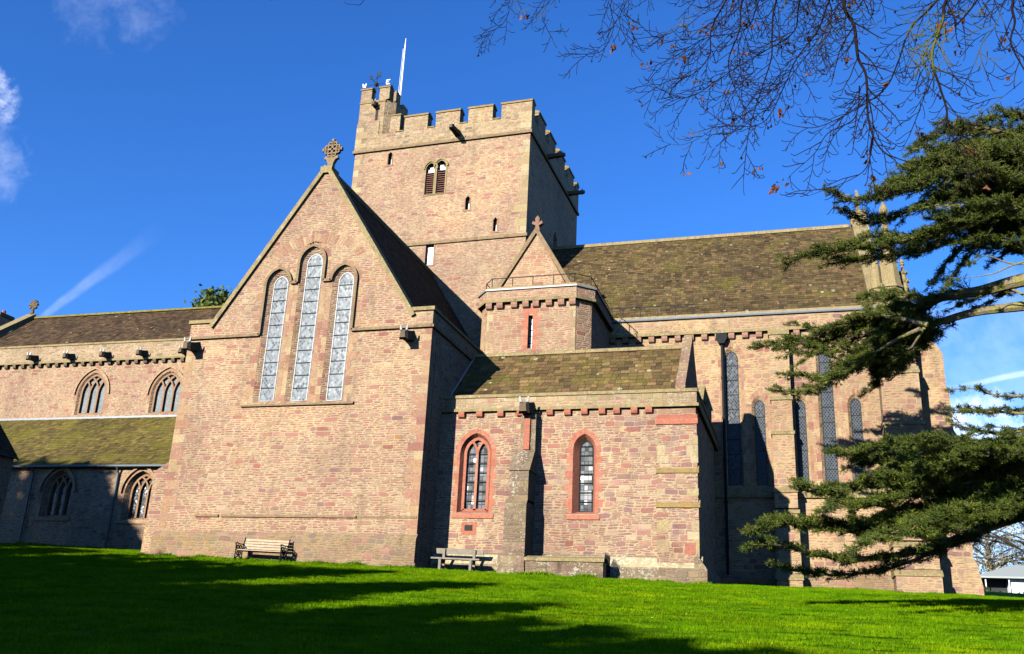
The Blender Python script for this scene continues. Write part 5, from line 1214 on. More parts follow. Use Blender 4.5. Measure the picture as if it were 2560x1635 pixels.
# sparse right-hand sprays
bough([(X_, 1010), (2600, 990), (2500, 990), (2440, 972), (2385, 975)], 33, 32, .06, .01, .2, .55, .6)
bough([(X_, 1060), (2600, 1040), (2510, 1030), (2440, 1030), (2395, 1028)], 33, 32, .07, .01, .2, .7, .7)
bough([(X_, 1080), (2600, 1070), (2510, 1085), (2440, 1075), (2390, 1060)], 33.5, 33, .08, .01, .2, .8, .7)
# lowest tier
bough([(X_, 1150), (2600, 1150), (2450, 1160), (2300, 1165), (2190, 1148), (2091, 1131)], 31, 23.3, .12, .010, .3, 1.02, 0.72)
bough([(X_, 1130), (2620, 1120), (2520, 1130), (2440, 1150), (2350, 1170)], 31, 26.5, .12, .015, .15, 1.36, 1.01)
bough([(X_, 1180), (2580, 1190), (2450, 1195), (2320, 1200), (2170, 1192)], 31, 23.3, .12, .010, .25, 1.19, 0.79)
bough([(X_, 1230), (2580, 1240), (2450, 1265), (2300, 1275), (2150, 1255), (2010, 1215)], 31, 23.3, .14, .010, .25, 1.19, 0.90)
bough([(X_, 1250), (2580, 1270), (2430, 1300), (2280, 1320), (2120, 1315), (1990, 1300), (1890, 1322)], 31, 23.3, .16, .010, .25, 1.27, 0.86)
bough([(X_, 1260), (2560, 1290), (2400, 1345), (2260, 1385), (2130, 1398), (2040, 1385), (1960, 1365), (1880, 1362)], 31, 23.3, .18, .012, .3, 1.02, 0.76)
bough([(X_, 1250), (2600, 1250), (2500, 1260), (2420, 1280), (2340, 1300)], 31, 26.5, .14, .02, .1, 1.27, 0.94)
bough([(X_, 1290), (2620, 1290), (2540, 1290), (2450, 1290), (2380, 1250)], 31, 26.5, .14, .02, .1, 1.27, 0.86)

for i in range(16):
    vr, vl = 1085+i*10, 1110+i*17; ue = rnd.uniform(2040, 2360)
    bough([(X_, vr), (2600, vr+rnd.uniform(5, 20)), (2480, vr+rnd.uniform(10, 30)), ((ue+2480)/2, (vr+vl)/2+rnd.uniform(-5, 25)), (ue, vl+rnd.uniform(-15, 15))], 31.0, rnd.uniform(21, 26), .07, .008, .25, .95, .85, 0, 2)
for i in range(6):
    bough([(2330, 815), (2290, 840+rnd.uniform(-10, 20)), (2240, 880+rnd.uniform(-20, 30)), (rnd.uniform(2140, 2230), 905+rnd.uniform(-30, 70))], 36, 39.3, .05, .008, .1, 1.0, .85, -.08, 2)
for i in range(6):
    ue = rnd.uniform(1960, 2120); bough([(2330, 800), (2260, 790+rnd.uniform(-20, 50)), (2180, 800+rnd.uniform(-20, 80)), (ue, 830+rnd.uniform(-20, 120))], 36, 37.5, .05, .008, .15, 1.0, .8, 0, 2)
for i in range(10):
    v0 = 320+i*30; ue = rnd.uniform(2200, 2430); bough([(X_, v0+90), (2600, v0+40), (2500, v0+10), (ue, v0+rnd.uniform(-10, 25))], 33.5, rnd.uniform(30, 34), .07, .008, .25, 1.0, 1.05, 0, 2)

# ------------------------------------------------------------------ beech overhead
bcx, bcy = 9.5, 7.5; zb0 = g(bcx, bcy)
beech = empty('beech_tree', (bcx, bcy, zb0), 'bare beech with thin drooping twigs and a few curled brown leaves overhead', 'tree')
mb = MB(); top = Vector((bcx-.3, bcy+.2, zb0+9)); mb.tube([Vector((bcx, bcy, zb0-.4)), Vector((bcx, bcy, zb0+.5)), Vector((bcx-.1, bcy, zb0+4.5)), top, Vector((bcx+.3, bcy, zb0+14))], [.75, .5, .42, .34, .12], 12); mb.build('trunk', M['bark'], beech)
leafb = MB(); husk = MB()
def leafcluster(p, n=1):
    for _ in range(n):
        L = rnd.uniform(.045, .075); d = (Vector((0, 0, -1))+rv(.5)).normalized(); s = d.cross(rv()).normalized()*L*.32; nn = d.cross(s).normalized()*L*.22; q = p+rv(.02)
        leafb.add([q, q+d*L*.35+s+nn, q+d*L*.8+s*.7+nn*1.3, q+d*L*1.1, q+d*L*.8-s*.7+nn*1.3, q+d*L*.35-s+nn, q+d*L*.5], [(0, 1, 6), (1, 2, 6), (2, 3, 6), (3, 4, 6), (4, 5, 6), (5, 0, 6)])
def huskat(p):
    r = rnd.uniform(.010, .016)
    husk.tube([p, p+Vector((0, 0, -r)), p+Vector((0, 0, -r*2)), p+Vector((0, 0, -r*2.8))], [r*.4, r, r*.9, r*.2], 6)
def twig(mb, p, d, L, r, lvl):
    n = max(4, int(L/.055)); dd = d.normalized(); q = p.copy(); pts = [q.copy()]; curl = rv(.02)
    for i in range(n):
        dd = (dd+rv(.085)+curl+Vector((0, 0, -.055 if lvl < 2 else -.02))).normalized(); q = q+dd*(L/n); pts.append(q.copy())
    # the tip turns up
    tip = (dd+Vector((0, 0, .5))+rv(.2)).normalized(); pts.append(q+tip*.03); pts.append(q+tip*.05+Vector((0, 0, .012)))
    m_ = len(pts); mb.tube(pts, [max(.0042, r*1.9*(1-.7*i/m_)) for i in range(m_)], 4 if lvl < 2 else 3, cap=False)
    if lvl < 2:
        step = {0: .085, 1: .075, 2: .08}[lvl]; k_ = step*rnd.uniform(.4, 1.2); run = 0; sg = rnd.choice((-1, 1))
        for i in range(1, n):
            run += L/n
            if run > k_:
                k_ += step*rnd.uniform(.6, 1.7); sg = -sg; t = (pts[i+1]-pts[i]).normalized()
                side = t.cross(Vector((0, 1, 0)) + rv(.5)).normalized()*sg
                f = i/n; L2 = L*rnd.uniform(.18, .42)*(1-.5*f) if lvl else L*rnd.uniform(.14, .34)*(1-.4*f)
                L2 = min(L2, .75)
                if L2 > .05: twig(mb, pts[i], t*.85+side*.75+Vector((0, 0, .06)), L2, max(.0013, r*.5*(1-.4*f)), lvl+1)
    if rnd.random() < {0: .6, 1: .12, 2: .035, 3: .012}[lvl]:
        if rnd.random() < .5: leafcluster(q, rnd.randint(1, 3))
        else: huskat(q)
def u2(a, b): return 1200+a/1.7706, b/1.7706
def hang(pix, b0, b1, r0, dens=1.0):
    pp = [u2(a, b) for a, b in pix]; n = len(pp)
    u0, v0 = pp[0]; u1, v1 = pp[1]
    ext = [(u0+(u0-u1)*.3+180, v0-340), (u0+(u0-u1)*.3+60, v0-130)]
    pp = ext+pp; n = len(pp); pts = smooth([at(u, v, b0+(b1-b0)*i/(n-1))+rv(.006) for i, (u, v) in enumerate(pp)], 7); m_ = len(pts)
    w = MB(); w.tube(pts, [max(.005, 1.5*r0*(1-.8*(i/m_)**.7)) for i in range(m_)], 5, cap=False)
    run = 0; k_ = .15; sg = 1; tot = sum((pts[i+1]-pts[i]).length for i in range(m_-1))
    for i in range(1, m_-1):
        run += (pts[i+1]-pts[i]).length
        while run > k_:
            k_ += .075/dens*rnd.uniform(.6, 1.5); sg = -sg; t = (pts[i+1]-pts[i]).normalized(); f = run/tot
            side = t.cross(Vector((0, 1, 0))+rv(.5)).normalized()*sg
            twig(w, pts[i], t*.9+side*.7+Vector((0, 0, .05)), rnd.uniform(.25, .95)*(1.1-.65*f), max(.0016, r0*.32*(1-.5*f)), 1)
    twig(w, pts[-1], pts[-1]-pts[-2], .16, .0016, 2)
    w.build('branch', M['twig'], beech)
    return pts[0]
heads = []
for pix, b0, b1, r0, dn in (
    ([(1610, 0), (1655, 110), (1680, 250), (1705, 340), (1715, 520), (1760, 640), (1830, 700)], 9.5, 9.0, .021, .8),
    ([(2065, 0), (2050, 90), (2000, 250), (2030, 380), (2065, 470), (2080, 570), (2150, 700), (2170, 800)], 9.8, 9.4, .018, .8),
    ([(1160, 0), (1150, 130), (1100, 270), (1120, 380), (1180, 500)], 10, 10, .013, 1.1),
    ([(1310, 0), (1290, 150), (1290, 260), (1240, 420), (1190, 580), (1165, 790)], 10.2, 10, .013, 1.0),
    ([(2360, 0), (2368, 90), (2350, 190), (2408, 300), (2440, 360)], 9, 9, .015, .6),
    ([(1090, 0), (1030, 130), (1020, 240), (940, 330), (830, 360), (745, 410)], 10.4, 10.6, .011, 1.1),
    ([(1545, 0), (1500, 130), (1400, 260), (1350, 380), (1250, 540), (1080, 560)], 10.6, 10.4, .012, 1.1),
    ([(580, 0), (590, 120), (540, 230), (440, 240)], 10.5, 10.5, .007, .8),
    ([(650, 0), (620, 90), (650, 180), (690, 240)], 10.7, 10.5, .006, .7),
    ([(110, -40), (130, 50), (95, 115), (30, 145)], 11, 11, .006, .9),
    ([(330, -30), (280, 60), (285, 110), (320, 175)], 11, 11, .005, .7),
    ([(2020, 0), (1900, 130), (1850, 280), (1790, 400), (1650, 490), (1500, 560), (1410, 560)], 10, 10.2, .012, .9),
    ([(1680, 380), (1660, 520), (1540, 590), (1480, 680), (1380, 770), (1360, 800)], 9.4, 9.6, .008, .7),
    ([(1715, 420), (1740, 550), (1720, 720), (1650, 790), (1500, 850), (1450, 868)], 9.4, 9.6, .008, .6),
    ([(1240, -20), (1180, 120), (1000, 170), (860, 250), (780, 290)], 10.3, 10.8, .009, 1.1),
    ([(1420, 0), (1390, 140), (1250, 230), (1130, 300), (950, 420), (840, 430)], 10.3, 10.8, .010, 1.1),
    ([(1700, 0), (1650, 60), (1530, 140), (1440, 250), (1330, 390), (1200, 420)], 10.6, 11, .009, 1.0),
    ([(1230, 300), (1110, 420), (1040, 560), (900, 640), (790, 620)], 10.2, 10.4, .006, .9),
    ([(1150, 560), (1080, 620), (990, 700)], 10.2, 10.2, .004, .8),
    ([(2200, 0), (2110, 110), (2000, 180), (1960, 260), (1990, 340), (1950, 480), (1900, 600)], 9.6, 9.8, .010, .8),
    ([(2320, 0), (2280, 120), (2220, 220), (2250, 340)], 9.4, 9.4, .007, .8),
    ([(1480, 0), (1560, 110), (1500, 200), (1460, 250)], 10, 10, .008, .9),
    ([(960, -20), (900, 60), (860, 140), (740, 160)], 10.8, 10.8, .006, 1.0),
    ([(2400, 360), (2300, 440), (2200, 510), (2110, 520)], 9, 9.2, .004, .5),
    ([(-480, -60), (-510, -10), (-530, 15), (-545, 22)], 11, 11, .005, .01)):
    if pix[0][1] > 200:   # springs from another branch: no stem above the frame
        pp = [u2(a, b) for a, b in pix]; n = len(pp); pts = smooth([at(u, v, b0+(b1-b0)*i/(n-1)) for i, (u, v) in enumerate(pp)], 7); w = MB(); m_ = len(pts)
        w.tube(pts, [max(.0018, r0*(1-.8*i/m_)) for i in range(m_)], 5, cap=False); sg = 1; acc = 0
        for i in range(1, m_-1):
            acc += (pts[i+1]-pts[i]).length*dn
            while acc > .11:
                acc -= .11; sg = -sg; t = (pts[i+1]-pts[i]).normalized(); side = t.cross(Vector((0, 1, 0))+rv(.5)).normalized()*sg
                twig(w, pts[i], t*.9+side*.7, rnd.uniform(.18, .6)*(1.1-.6*i/m_), max(.0016, r0*.4), 1)
        w.build('branch', M['twig'], beech)
    else: heads.append(hang(pix, b0, b1, r0, dn))
for i in range(40):   # leaves still clinging in little bunches
    a, b = rnd.choice([(745, 280), (900, 255), (1000, 110), (1165, 85), (1225, 100), (1155, 240), (965, 358), (1095, 385), (1365, 320), (1235, 365), (1325, 485), (1750, 40), (1895, 375), (2010, 95), (2125, 215), (2170, 170), (1720, 665), (1310, 820), (1365, 785), (715, 458), (560, 270), (590, 200), (1725, 785), (2395, 465), (205, 65), (1940, 580)])
    u, v = u2(a, b); leafcluster(at(u+rnd.uniform(-6, 6), v+rnd.uniform(-6, 6), 10), 2)
limb = MB(); hs_ = sorted(heads, key=lambda p: p.x)
cent = sum(hs_, Vector())/len(hs_); spine = smooth([top, Vector((6.5, 9, top.z+1.6)), Vector((3.0, 10, cent.z+1.6)), Vector((0, 10.6, cent.z+1.2)), Vector((-3.2, 11, cent.z+.6)), Vector((-8.0, 11.2, cent.z+.2))], 8)
limb.tube(spine, [.26*(1-.85*i/len(spine)) for i in range(len(spine))], 8)
for h in heads:
    q = min(spine, key=lambda s: (s-h-Vector((.6, 0, .4))).length); limb.tube(smooth([q, (q+h)/2+Vector((0, 0, .2)), h], 4), [.04]+[.03]*7+[.022], 5)
limb.build('limb', M['bark'], beech); tag(leafb.build('leaves', M['leaf_brown'], beech), kind='stuff'); tag(husk.build('husks', M['twig'], beech), kind='stuff')

# ------------------------------------------------------------------ other trees
def crown(mb, c, rx, ry, rz, n, size, power=.45, shape=None):
    """leaf clumps scattered through an uneven crown"""
    k_ = 0
    while k_ < n:
        d = rv().normalized(); r = rnd.random()**power
        lump = .72+.5*mnoise.noise(d*2.3+Vector((c[0], c[1], 0))*.7)
        p = Vector((d.x*rx, d.y*ry, d.z*rz))*r*lump
        if shape and not shape(p): continue
        k_ += 1; p = p+Vector(c)
        for _ in range(3):
            q = p+rv(size*.5); a = rv().normalized()*size; b = a.cross(rv()).normalized()*size*.5; mb.add([q-a*.5, q+b*.6, q+a*.6, q-b*.6], [(0, 1, 2, 3)])
def conifer(x, y, h, r, label, name='conifer_tree', n=1500):
    z0 = g(x, y); t = empty(name, (x, y, z0), label, 'tree')
    mb = MB(); mb.tube([Vector((x, y, z0-.4)), Vector((x, y, z0+h*.5)), Vector((x, y, z0+h*.97))], [.35, .2, .03], 8); mb.build('trunk', M['bark'], t)
    mb = MB()
    for i in range(n):
        f = rnd.random()**.8; zz = .08*h+f*h*.93; a = rnd.uniform(0, 6.283); rr = r*(1-f)**.8*(rnd.random()**.4)*(.8+.3*math.sin(a*3+zz))
        p = Vector((x+rr*math.cos(a), y+rr*math.sin(a), z0+zz)); out = Vector((math.cos(a), math.sin(a), -.3))*rnd.uniform(.4, .9)
        for _ in range(3):
            q = p+rv(.25); s = out.cross(rv()).normalized()*rnd.uniform(.1, .28); d = out+rv(.2); mb.add([q-s, q+s, q+d*1.0], [(0, 1, 2)])
    mb.build('crown', M['yew'], t); return t
def broad(x, y, h, rx, rz, mat, label, name, n=900, size=.45, group=None, bare=False):
    z0 = g(x, y); t = empty(name, (x, y, z0), label, 'tree', group)
    mb = MB(); mb.tube([Vector((x, y, z0-.4)), Vector((x+.1, y, z0+h*.45)), Vector((x, y, z0+h*.85))], [h*.035, h*.024, .05], 8)
    for i in range(26 if bare else 14):
        a = rnd.uniform(0, 6.28); zz = z0+h*rnd.uniform(.3, .75); p = Vector((x, y, zz)); e = p+Vector((math.cos(a)*rx*.8, math.sin(a)*rx*.8, h*rnd.uniform(.05, .22)))
        mb.tube(smooth([p, (p+e)/2+Vector((0, 0, .3)), e], 3), [h*.012]+[h*.007]*5+[.02], 5)
        for j in range(6 if bare else 0):
            q = p+(e-p)*rnd.uniform(.3, 1); mb.tube([q, q+rv(.7)+Vector((0, 0, .4))], [.03, .008], 3)
    mb.build('trunk', M['bark'], t)
    mb = MB(); crown(mb, (x, y, z0+h-rz), rx, rx, rz, n, size); mb.build('crown', mat, t); return t
p = at(550, 725, 78); broad(p.x, 78, p.z-g(p.x, 78)+.5, 2.9, 2.8, M['leaf_green'], 'bushy green treetop showing above the nave roof beside the gable', 'background_tree', 1100, .5)
p = at(2600, 1400, 145); broad(p.x, 145, at(2505, 1200, 145).z-g(p.x, 145), 11.5, 10.0, M['leaf_autumn'], 'taller thin tree with grey brown leaves behind the white building', 'background_tree', 2200, .27, None, True)
p = at(2460, 1300, 150); broad(p.x, 150, at(2460, 1270, 150).z-g(p.x, 150), 7.5, 7.0, M['leaf_autumn'], 'lower thin autumn tree between the east buttress and white building', 'background_tree', 1500, .24, None, True)

for i, (u_, h_, lb) in enumerate(((2452, 1.5, 'dark rounded shrub nearest the east buttress before the white building'), (2490, 1.0, 'low dark shrub in front of the white building porch'), (2528, .9, 'dark shrub below the windows of the white building'), (2562, .8, 'small dark shrub at the far edge before the white building'))):
    p = at(u_, 1478, 112); z0 = g(p.x, 112); t = empty('garden_shrub', (p.x, 112, z0), lb, 'shrub', 'shrubs before the white building')
    mb = MB(); crown(mb, (p.x, 112, z0+h_*.4), 1.5, 1.2, h_*.55, 220, .3); mb.build('foliage', M['yew'], t)
    mb = MB(); mb.tube([Vector((p.x, 112, z0-.3)), Vector((p.x, 112, z0+h_*.5))], [.08, .04], 6); mb.build('stem', M['bark'], t)

# trees and shrubs west of the lawn, outside the picture, whose shadows lie over the grass
def caster(u, v, h):
    """where a treetop of height h must stand for its shadow to end at this point of the lawn"""
    G = gat(u, v); t = 0.0
    for _ in range(30):
        x, y = G.x-.37*t, G.y-t; t = (g(x, y)+h-G.z)/.36
    return G.x-.37*t, G.y-t
random.seed(3); k_i = 0
tips = [(-60, 1362, 15, 2.6), (30, 1368, 15, 2.6), (120, 1373, 14, 2.4), (210, 1380, 15, 2.6), (300, 1391, 14, 2.3), (390, 1399, 15, 2.4), (480, 1407, 14, 2.2), (570, 1412, 15, 2.4), (660, 1419, 14, 2.2), (760, 1424, 15, 2.2), (850, 1428, 14, 1.8), (925, 1431, 15, 1.5),
        (1195, 1463, 14, 1.5), (1000, 1462, 15, 2.0), (870, 1464, 14, 2.2), (1318, 1516, 14, 1.3), (1120, 1520, 15, 1.8), (960, 1528, 15, 2.4), (1290, 1558, 14, 1.7), (1450, 1582, 15, 2.0), (1620, 1613, 14, 2.2), (1830, 1640, 15, 2.4), (2050, 1700, 14, 2.4),
        (700, 1560, 15, 4), (900, 1600, 15, 4), (1200, 1625, 15, 4), (400, 1500, 15, 4.4), (-40, 1400, 15, 3.6), (560, 1425, 15, 3.4), (440, 1412, 15, 3.4), (320, 1402, 15, 3.4), (180, 1395, 15, 3.4), (60, 1385, 15, 3.4), (300, 1460, 15, 4.4), (-20, 1440, 15, 4.4), (520, 1465, 15, 4), (760, 1500, 15, 3.4), (560, 1530, 15, 4.4), (180, 1500, 15, 4.4), (450, 1570, 15, 4.4), (1050, 1545, 15, 3), (880, 1560, 15, 3.6), (100, 1410, 15, 3.2), (250, 1420, 15, 3.2), (400, 1430, 15, 3.2), (550, 1440, 15, 3), (680, 1440, 15, 2.6), (600, 1480, 15, 3), (300, 1540, 15, 3.2), (50, 1540, 15, 3.2), (800, 1540, 15, 3), (650, 1600, 15, 3.2), (250, 1610, 15, 3.2), (0, 1600, 15, 3.2), (1050, 1580, 15, 3), (150, 1460, 15, 3.2), (500, 1620, 15, 3.2)]
def whichtree(i):
    a = ('narrow', 'slim', 'bushy', 'broad', 'ragged', 'full')[i % 6]; b = ('beside the lawn', 'west of the lawn', 'south of the lawn', 'at the lawn edge', 'behind the lawn')[i % 5]
    return f'{a} dark evergreen conifer standing {b}'
for i, (u, v, h, r) in enumerate(tips):
    x, y = caster(u, v, h); o = conifer(x, y, h, r*1.15, 'dark evergreen conifer in the belt that shades the lawn from the southwest', n=900); o['group'] = 'conifers shading the lawn'
for i, (a, b, t) in enumerate(((-60, 960, 42), (60, 975, 44), (200, 975, 42), (320, 985, 44), (440, 1000, 42), (545, 1040, 43), (640, 1180, 43), (700, 1350, 42))):
    s, z = A.px(*c1(a, b), 0); p = A.pt(s, 0, z); x, y = p.x-.37*t, p.y-t; h = p.z+.36*t-g(x, y)
    o = conifer(x, y, h, 2.6, 'tall dark conifer standing beyond the west corner of the lawn', n=1100); o['group'] = 'tall conifers west of the lawn'

# ------------------------------------------------------------------ turf and specks
spm = flat_mat('pale_daisy', (.38, .40, .10), .9, .2, spec=.05); spy = flat_mat('fallen_yellow_leaf', (.22, .13, .02), .8, .4)
mb = MB()
for i in range(1500):
    y = 9+27*rnd.random()**.8; x = rnd.uniform(-.9*y, .36*y)
    if mnoise.noise(Vector((x*.25, y*.25, 5))) < rnd.uniform(-.3, .35): continue
    if y > 34-.4 and x < -13.6 or y > YC-.6: continue
    z = g(x, y)+.055; s = rnd.uniform(.012, .026); a = rnd.uniform(0, 3); q = Vector((x, y, z)); e = Vector((math.cos(a), math.sin(a), rnd.uniform(-.3, .3)))*s; f = Vector((-math.sin(a), math.cos(a), rnd.uniform(-.3, .3)))*s*.7
    mb.add([q-e, q-f, q+e, q+f+Vector((0, 0, .008))], [(0, 1, 2, 3)], 0 if rnd.random() < .55 else 1)
o = mb.build('fallen_leaves', [spm, spy]); tag(o, 'tiny fallen leaves and daisies scattered over the lawn', 'leaves', kind='stuff')

M['blade'] = leaf_mat('grass_blades', [(0, (.05, .13, .0008)), (.5, (.08, .18, .001)), (.85, (.105, .21, .0015)), (1, (.17, .22, .006))], .2, .9, .03)
k = NT(M['blade'].node_tree); bs = [n for n in k.n if n.type == 'BSDF_PRINCIPLED'][0]; src = bs.inputs['Base Color'].links[0].from_socket; P = k.node('ShaderNodeNewGeometry').outputs['Position']
dr = k.ramp(k.add(k.mul(k.noise(P, .32, 4, .6), .65), k.mul(k.noise(P, 2.2, 3), .35)), [(.34, (.70, .86, .8)), (.5, (1.05, 1.05, 1)), (.62, (1.55, 1.18, .9)), (.75, (1.9, 1.2, 1.2))])
k.put(bs.inputs['Base Color'], k.mix(1.0, src, dr, 'MULTIPLY'))
mb = MB()
gx0, gx1, gy0, gy1, st = -34, 14, 8.5, 47.0, .8
nxg, nyg = int((gx1-gx0)/st), int((gy1-gy0)/st)
def lawn(x, y):
    if x < -1.12*y-1 or x > .50*y+2: return False
    if x < -26.4: return y < 41.4
    if x < -14.0: return y < 33.9
    if x < -3.2: return y < 35.3 if not (-10.6 < x < -7) else y < 34.3
    if x < 7.3: return y < 44.8
    return y < 47
for j in range(nyg):
    for i in range(nxg):
        x, y = gx0+(i+.5)*st, gy0+(j+.5)*st
        if not lawn(x, y): continue
        b = len(mb.v); h_ = st/2
        for ax, ay in ((-h_, -h_), (h_, -h_), (h_, h_), (-h_, h_)): mb.v.append((x+ax, y+ay, g(x+ax, y+ay)-.012))
        mb.f.append([b, b+1, b+2, b+3]); mb.mi.append(0)
# rank grass and weeds along the foot of the walls
wb = MB()
def weeds(x0, y0, x1, y1, n, hmax=.22):
    for _ in range(int(n*1.5)):
        f = rnd.random(); x = x0+(x1-x0)*f; y = y0+(y1-y0)*f-abs(rnd.gauss(0, .07)); cl_ = mnoise.noise(Vector((x*1.3, y*1.3, 2)))
        if cl_ < rnd.uniform(-.5, .35): continue
        z = g(x, y)-.02; h = hmax*rnd.uniform(.35, 1)*(.6+.8*max(0, cl_)); d = Vector((rnd.gauss(0, .35), rnd.gauss(0, .35), 1)).normalized(); s = d.cross(rv()).normalized()*rnd.uniform(.008, .022)
        q = Vector((x, y, z)); wb.add([q-s, q+s, q+d*h*.6+s*.8, q+d*h], [(0, 1, 2, 3)])
weeds(-26.4, 33.95, -26.4+.01, 33.95, 40); weeds(-26.5, YT-.22, -14.0, YT-.22, 2600); weeds(-40, 41.3, -26.5, 41.3, 1800); weeds(-14, YC-.36, -10.6, YC-.36, 700); weeds(-10.7, YC-1.45, -7.2, YC-1.45, 800); weeds(-7.1, YC-.38, -3.2, YC-.38, 900); weeds(-3, 44.55, 3.6, 44.55, 1400); weeds(3.6, 43.2, 5.4, 43.2, 400); weeds(5.4, 45.1, 7.3, 45.1, 400)
wo_ = wb.build('wall_weeds', M['blade']); tag(wo_, 'rank grass and small weeds growing along the foot of the walls', 'weeds', kind='stuff')
turf = mb.build('lawn_grass', M['blade']); tag(turf, 'short bright green mown grass covering the lawn', 'grass', kind='stuff')
ng = bpy.data.node_groups.new('turf', 'GeometryNodeTree')
ng.interface.new_socket('Geometry', in_out='INPUT', socket_type='NodeSocketGeometry'); ng.interface.new_socket('Geometry', in_out='OUTPUT', socket_type='NodeSocketGeometry')
N_, L_ = ng.nodes, ng.links
def gn_(t, **kw):
    n = N_.new(t)
    for a, b in kw.items(): setattr(n, a, b)
    return n
gi, go = gn_('NodeGroupInput'), gn_('NodeGroupOutput')
cone = gn_('GeometryNodeMeshCone'); cone.inputs['Vertices'].default_value = 3; cone.inputs['Radius Top'].default_value = 0; cone.inputs['Radius Bottom'].default_value = .007; cone.inputs['Depth'].default_value = .06; cone.fill_type = 'NONE'
grid = gn_('GeometryNodeMeshGrid'); grid.inputs[0].default_value = .7; grid.inputs[1].default_value = .7; grid.inputs[2].default_value = 2; grid.inputs[3].default_value = 2
d1 = gn_('GeometryNodeDistributePointsOnFaces'); d1.inputs['Density'].default_value = 420; L_.new(grid.outputs[0], d1.inputs[0])
rr1 = gn_('FunctionNodeRandomValue', data_type='FLOAT_VECTOR'); rr1.inputs[0].default_value = (-.5, -.5, 0); rr1.inputs[1].default_value = (.5, .5, 6.28)
sc1 = gn_('FunctionNodeRandomValue', data_type='FLOAT'); sc1.inputs[2].default_value = .5; sc1.inputs[3].default_value = 1.15
i1 = gn_('GeometryNodeInstanceOnPoints'); L_.new(d1.outputs[0], i1.inputs['Points']); L_.new(cone.outputs[0], i1.inputs['Instance']); L_.new(rr1.outputs[0], i1.inputs['Rotation']); L_.new(sc1.outputs[1], i1.inputs['Scale'])
re = gn_('GeometryNodeRealizeInstances'); L_.new(i1.outputs[0], re.inputs[0])
d2 = gn_('GeometryNodeDistributePointsOnFaces'); d2.inputs['Density'].default_value = 6.0; L_.new(gi.outputs[0], d2.inputs[0])
rr2 = gn_('FunctionNodeRandomValue', data_type='FLOAT_VECTOR'); rr2.inputs[0].default_value = (0, 0, 0); rr2.inputs[1].default_value = (0, 0, 6.28)
sc2 = gn_('FunctionNodeRandomValue', data_type='FLOAT'); sc2.inputs[2].default_value = .75; sc2.inputs[3].default_value = 1.2
i2 = gn_('GeometryNodeInstanceOnPoints'); L_.new(d2.outputs[0], i2.inputs['Points']); L_.new(re.outputs[0], i2.inputs['Instance']); L_.new(rr2.outputs[0], i2.inputs['Rotation']); L_.new(sc2.outputs[1], i2.inputs['Scale'])
sm = gn_('GeometryNodeSetMaterial'); sm.inputs['Material'].default_value = M['blade']; L_.new(i2.outputs[0], sm.inputs[0]); L_.new(sm.outputs[0], go.inputs[0])
md = turf.modifiers.new('turf', 'NODES'); md.node_group = ng

# ------------------------------------------------------------------ sky
wd = bpy.data.worlds.new('World'); scene.world = wd; wd.use_nodes = True; wt = wd.node_tree; wt.nodes.clear(); k = NT(wt)
sky = k.node('ShaderNodeTexSky', sky_type='NISHITA', sun_disc=False, sun_elevation=SUN_EL, sun_rotation=SUN_ROT, air_density=1.0, dust_density=.05, ozone_density=3.5, altitude=200)
D = k.vm('NORMALIZE', k.node('ShaderNodeTexCoord').outputs['Generated'])
hsv = k.node('ShaderNodeHueSaturation', {'Saturation': 1.18, 'Value': 1.0, 'Color': sky.outputs[0]})
c = k.mix(1.0, hsv.outputs[0], (.54, .77, 1.17), 'MULTIPLY')
WHITE = (8.2, 8.6, 9.4)
def dirp(u, v): return tuple(pray(u, v).normalized())
def cloud(c, u, v, rad, amt, sc=9.0, thr=.45):
    d = k.vm('DOT_PRODUCT', D, dirp(u, v)); n = k.noise(D, sc, 6, .6, .3)
    fall = k.ss(d, math.cos(rad), math.cos(rad*.15))
    n2 = k.noise(D, sc*3.1, 5, .65, .6)
    return k.mix(k.mul(k.ss(k.add(k.add(k.mul(n, .8), k.mul(n2, .3)), k.mul(fall, .55)), thr+.30, thr+.85), amt), c, WHITE)
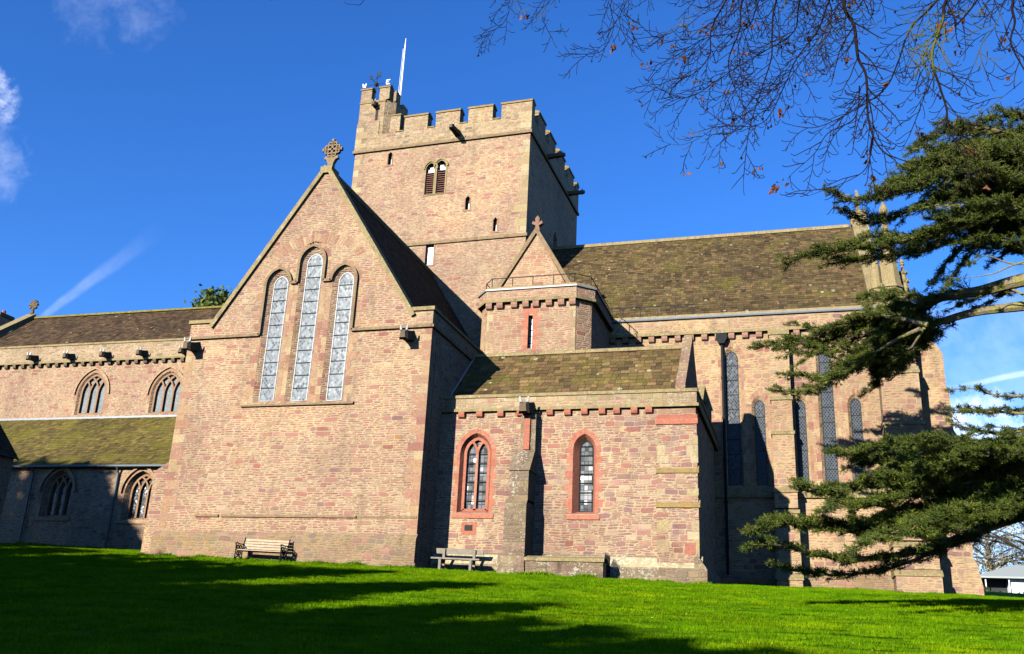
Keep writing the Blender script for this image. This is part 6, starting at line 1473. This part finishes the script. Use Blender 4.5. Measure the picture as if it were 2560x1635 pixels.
def trail(c, p0, p1, w0, w1, amt):
    """a straight vapour trail along a great circle"""
    a, b = Vector(dirp(*p0)), Vector(dirp(*p1)); nrm = a.cross(b).normalized(); t = (b-a*a.dot(b)).normalized(); ang = a.angle(b)
    x = k.vm('DOT_PRODUCT', D, tuple(t)); y = k.m('ABSOLUTE', k.add(k.vm('DOT_PRODUCT', D, tuple(nrm)), k.mul(k.sub(k.noise(D, 38, 4), .5), w0*.9)))
    f = k.m('DIVIDE', x, math.sin(ang)); w = k.mixf(k.m('MINIMUM', k.m('MAXIMUM', f, 0.0), 1.0), w0, w1)
    near = k.ss(k.m('DIVIDE', y, w), .3, 1.15, 1.0, 0.0)
    along = k.mul(k.ss(f, -.02, .08), k.ss(f, .15, 1.08, 1.0, 0.0))
    tex = k.ss(k.noise(D, 60, 4, .65), .25, .7, .5, 1.0)
    return k.mix(k.mul(k.mul(near, along), k.mul(tex, amt)), c, WHITE)
c = cloud(c, -45, 235, R_(2.6), .6, 55, .55)
c = cloud(c, -30, 400, R_(3.4), .15, 48, .55)
c = cloud(c, 270, -50, R_(5.5), .10, 34, .55)
c = cloud(c, 2450, 1100, R_(4.0), .75, 42, .48)
c = cloud(c, 2350, 1150, R_(3.0), .65, 42, .48)
c = cloud(c, 2500, 1310, R_(5.0), .45, 30, .46)
c = cloud(c, 2480, 880, R_(7.0), .14, 22, .48)
c = trail(c, (95, 800), (400, 575),   .0036, .0105, .12)
c = trail(c, (2600, 925), (2300, 985), .0035, .003, .32)
bg = k.node('ShaderNodeBackground', {'Color': c, 'Strength': SKY_STR}); wo = k.node('ShaderNodeOutputWorld'); wt.links.new(bg.outputs[0], wo.inputs[0])

# base colours scaled down, stone most, so shade sinks deeper beside the sky
KEEP = {'blade', 'grass', 'needle', 'yew', 'leaf_green', 'leaf_autumn', 'leaf_brown', 'dark', 'black', 'twig', 'cedar_bark', 'white'}
for kk, mt in M.items():
    if kk in ('dark', 'black'): continue
    dk = (.9, .88, .85) if kk in ('blade', 'grass') else (.81, .81, .81) if kk in KEEP else (.425, .418, .412)
    k = NT(mt.node_tree); bs = [n for n in k.n if n.type == 'BSDF_PRINCIPLED'][0]; ln = bs.inputs['Base Color'].links
    if ln: src = ln[0].from_socket; k.put(bs.inputs['Base Color'], k.mix(1.0, src, dk, 'MULTIPLY'))
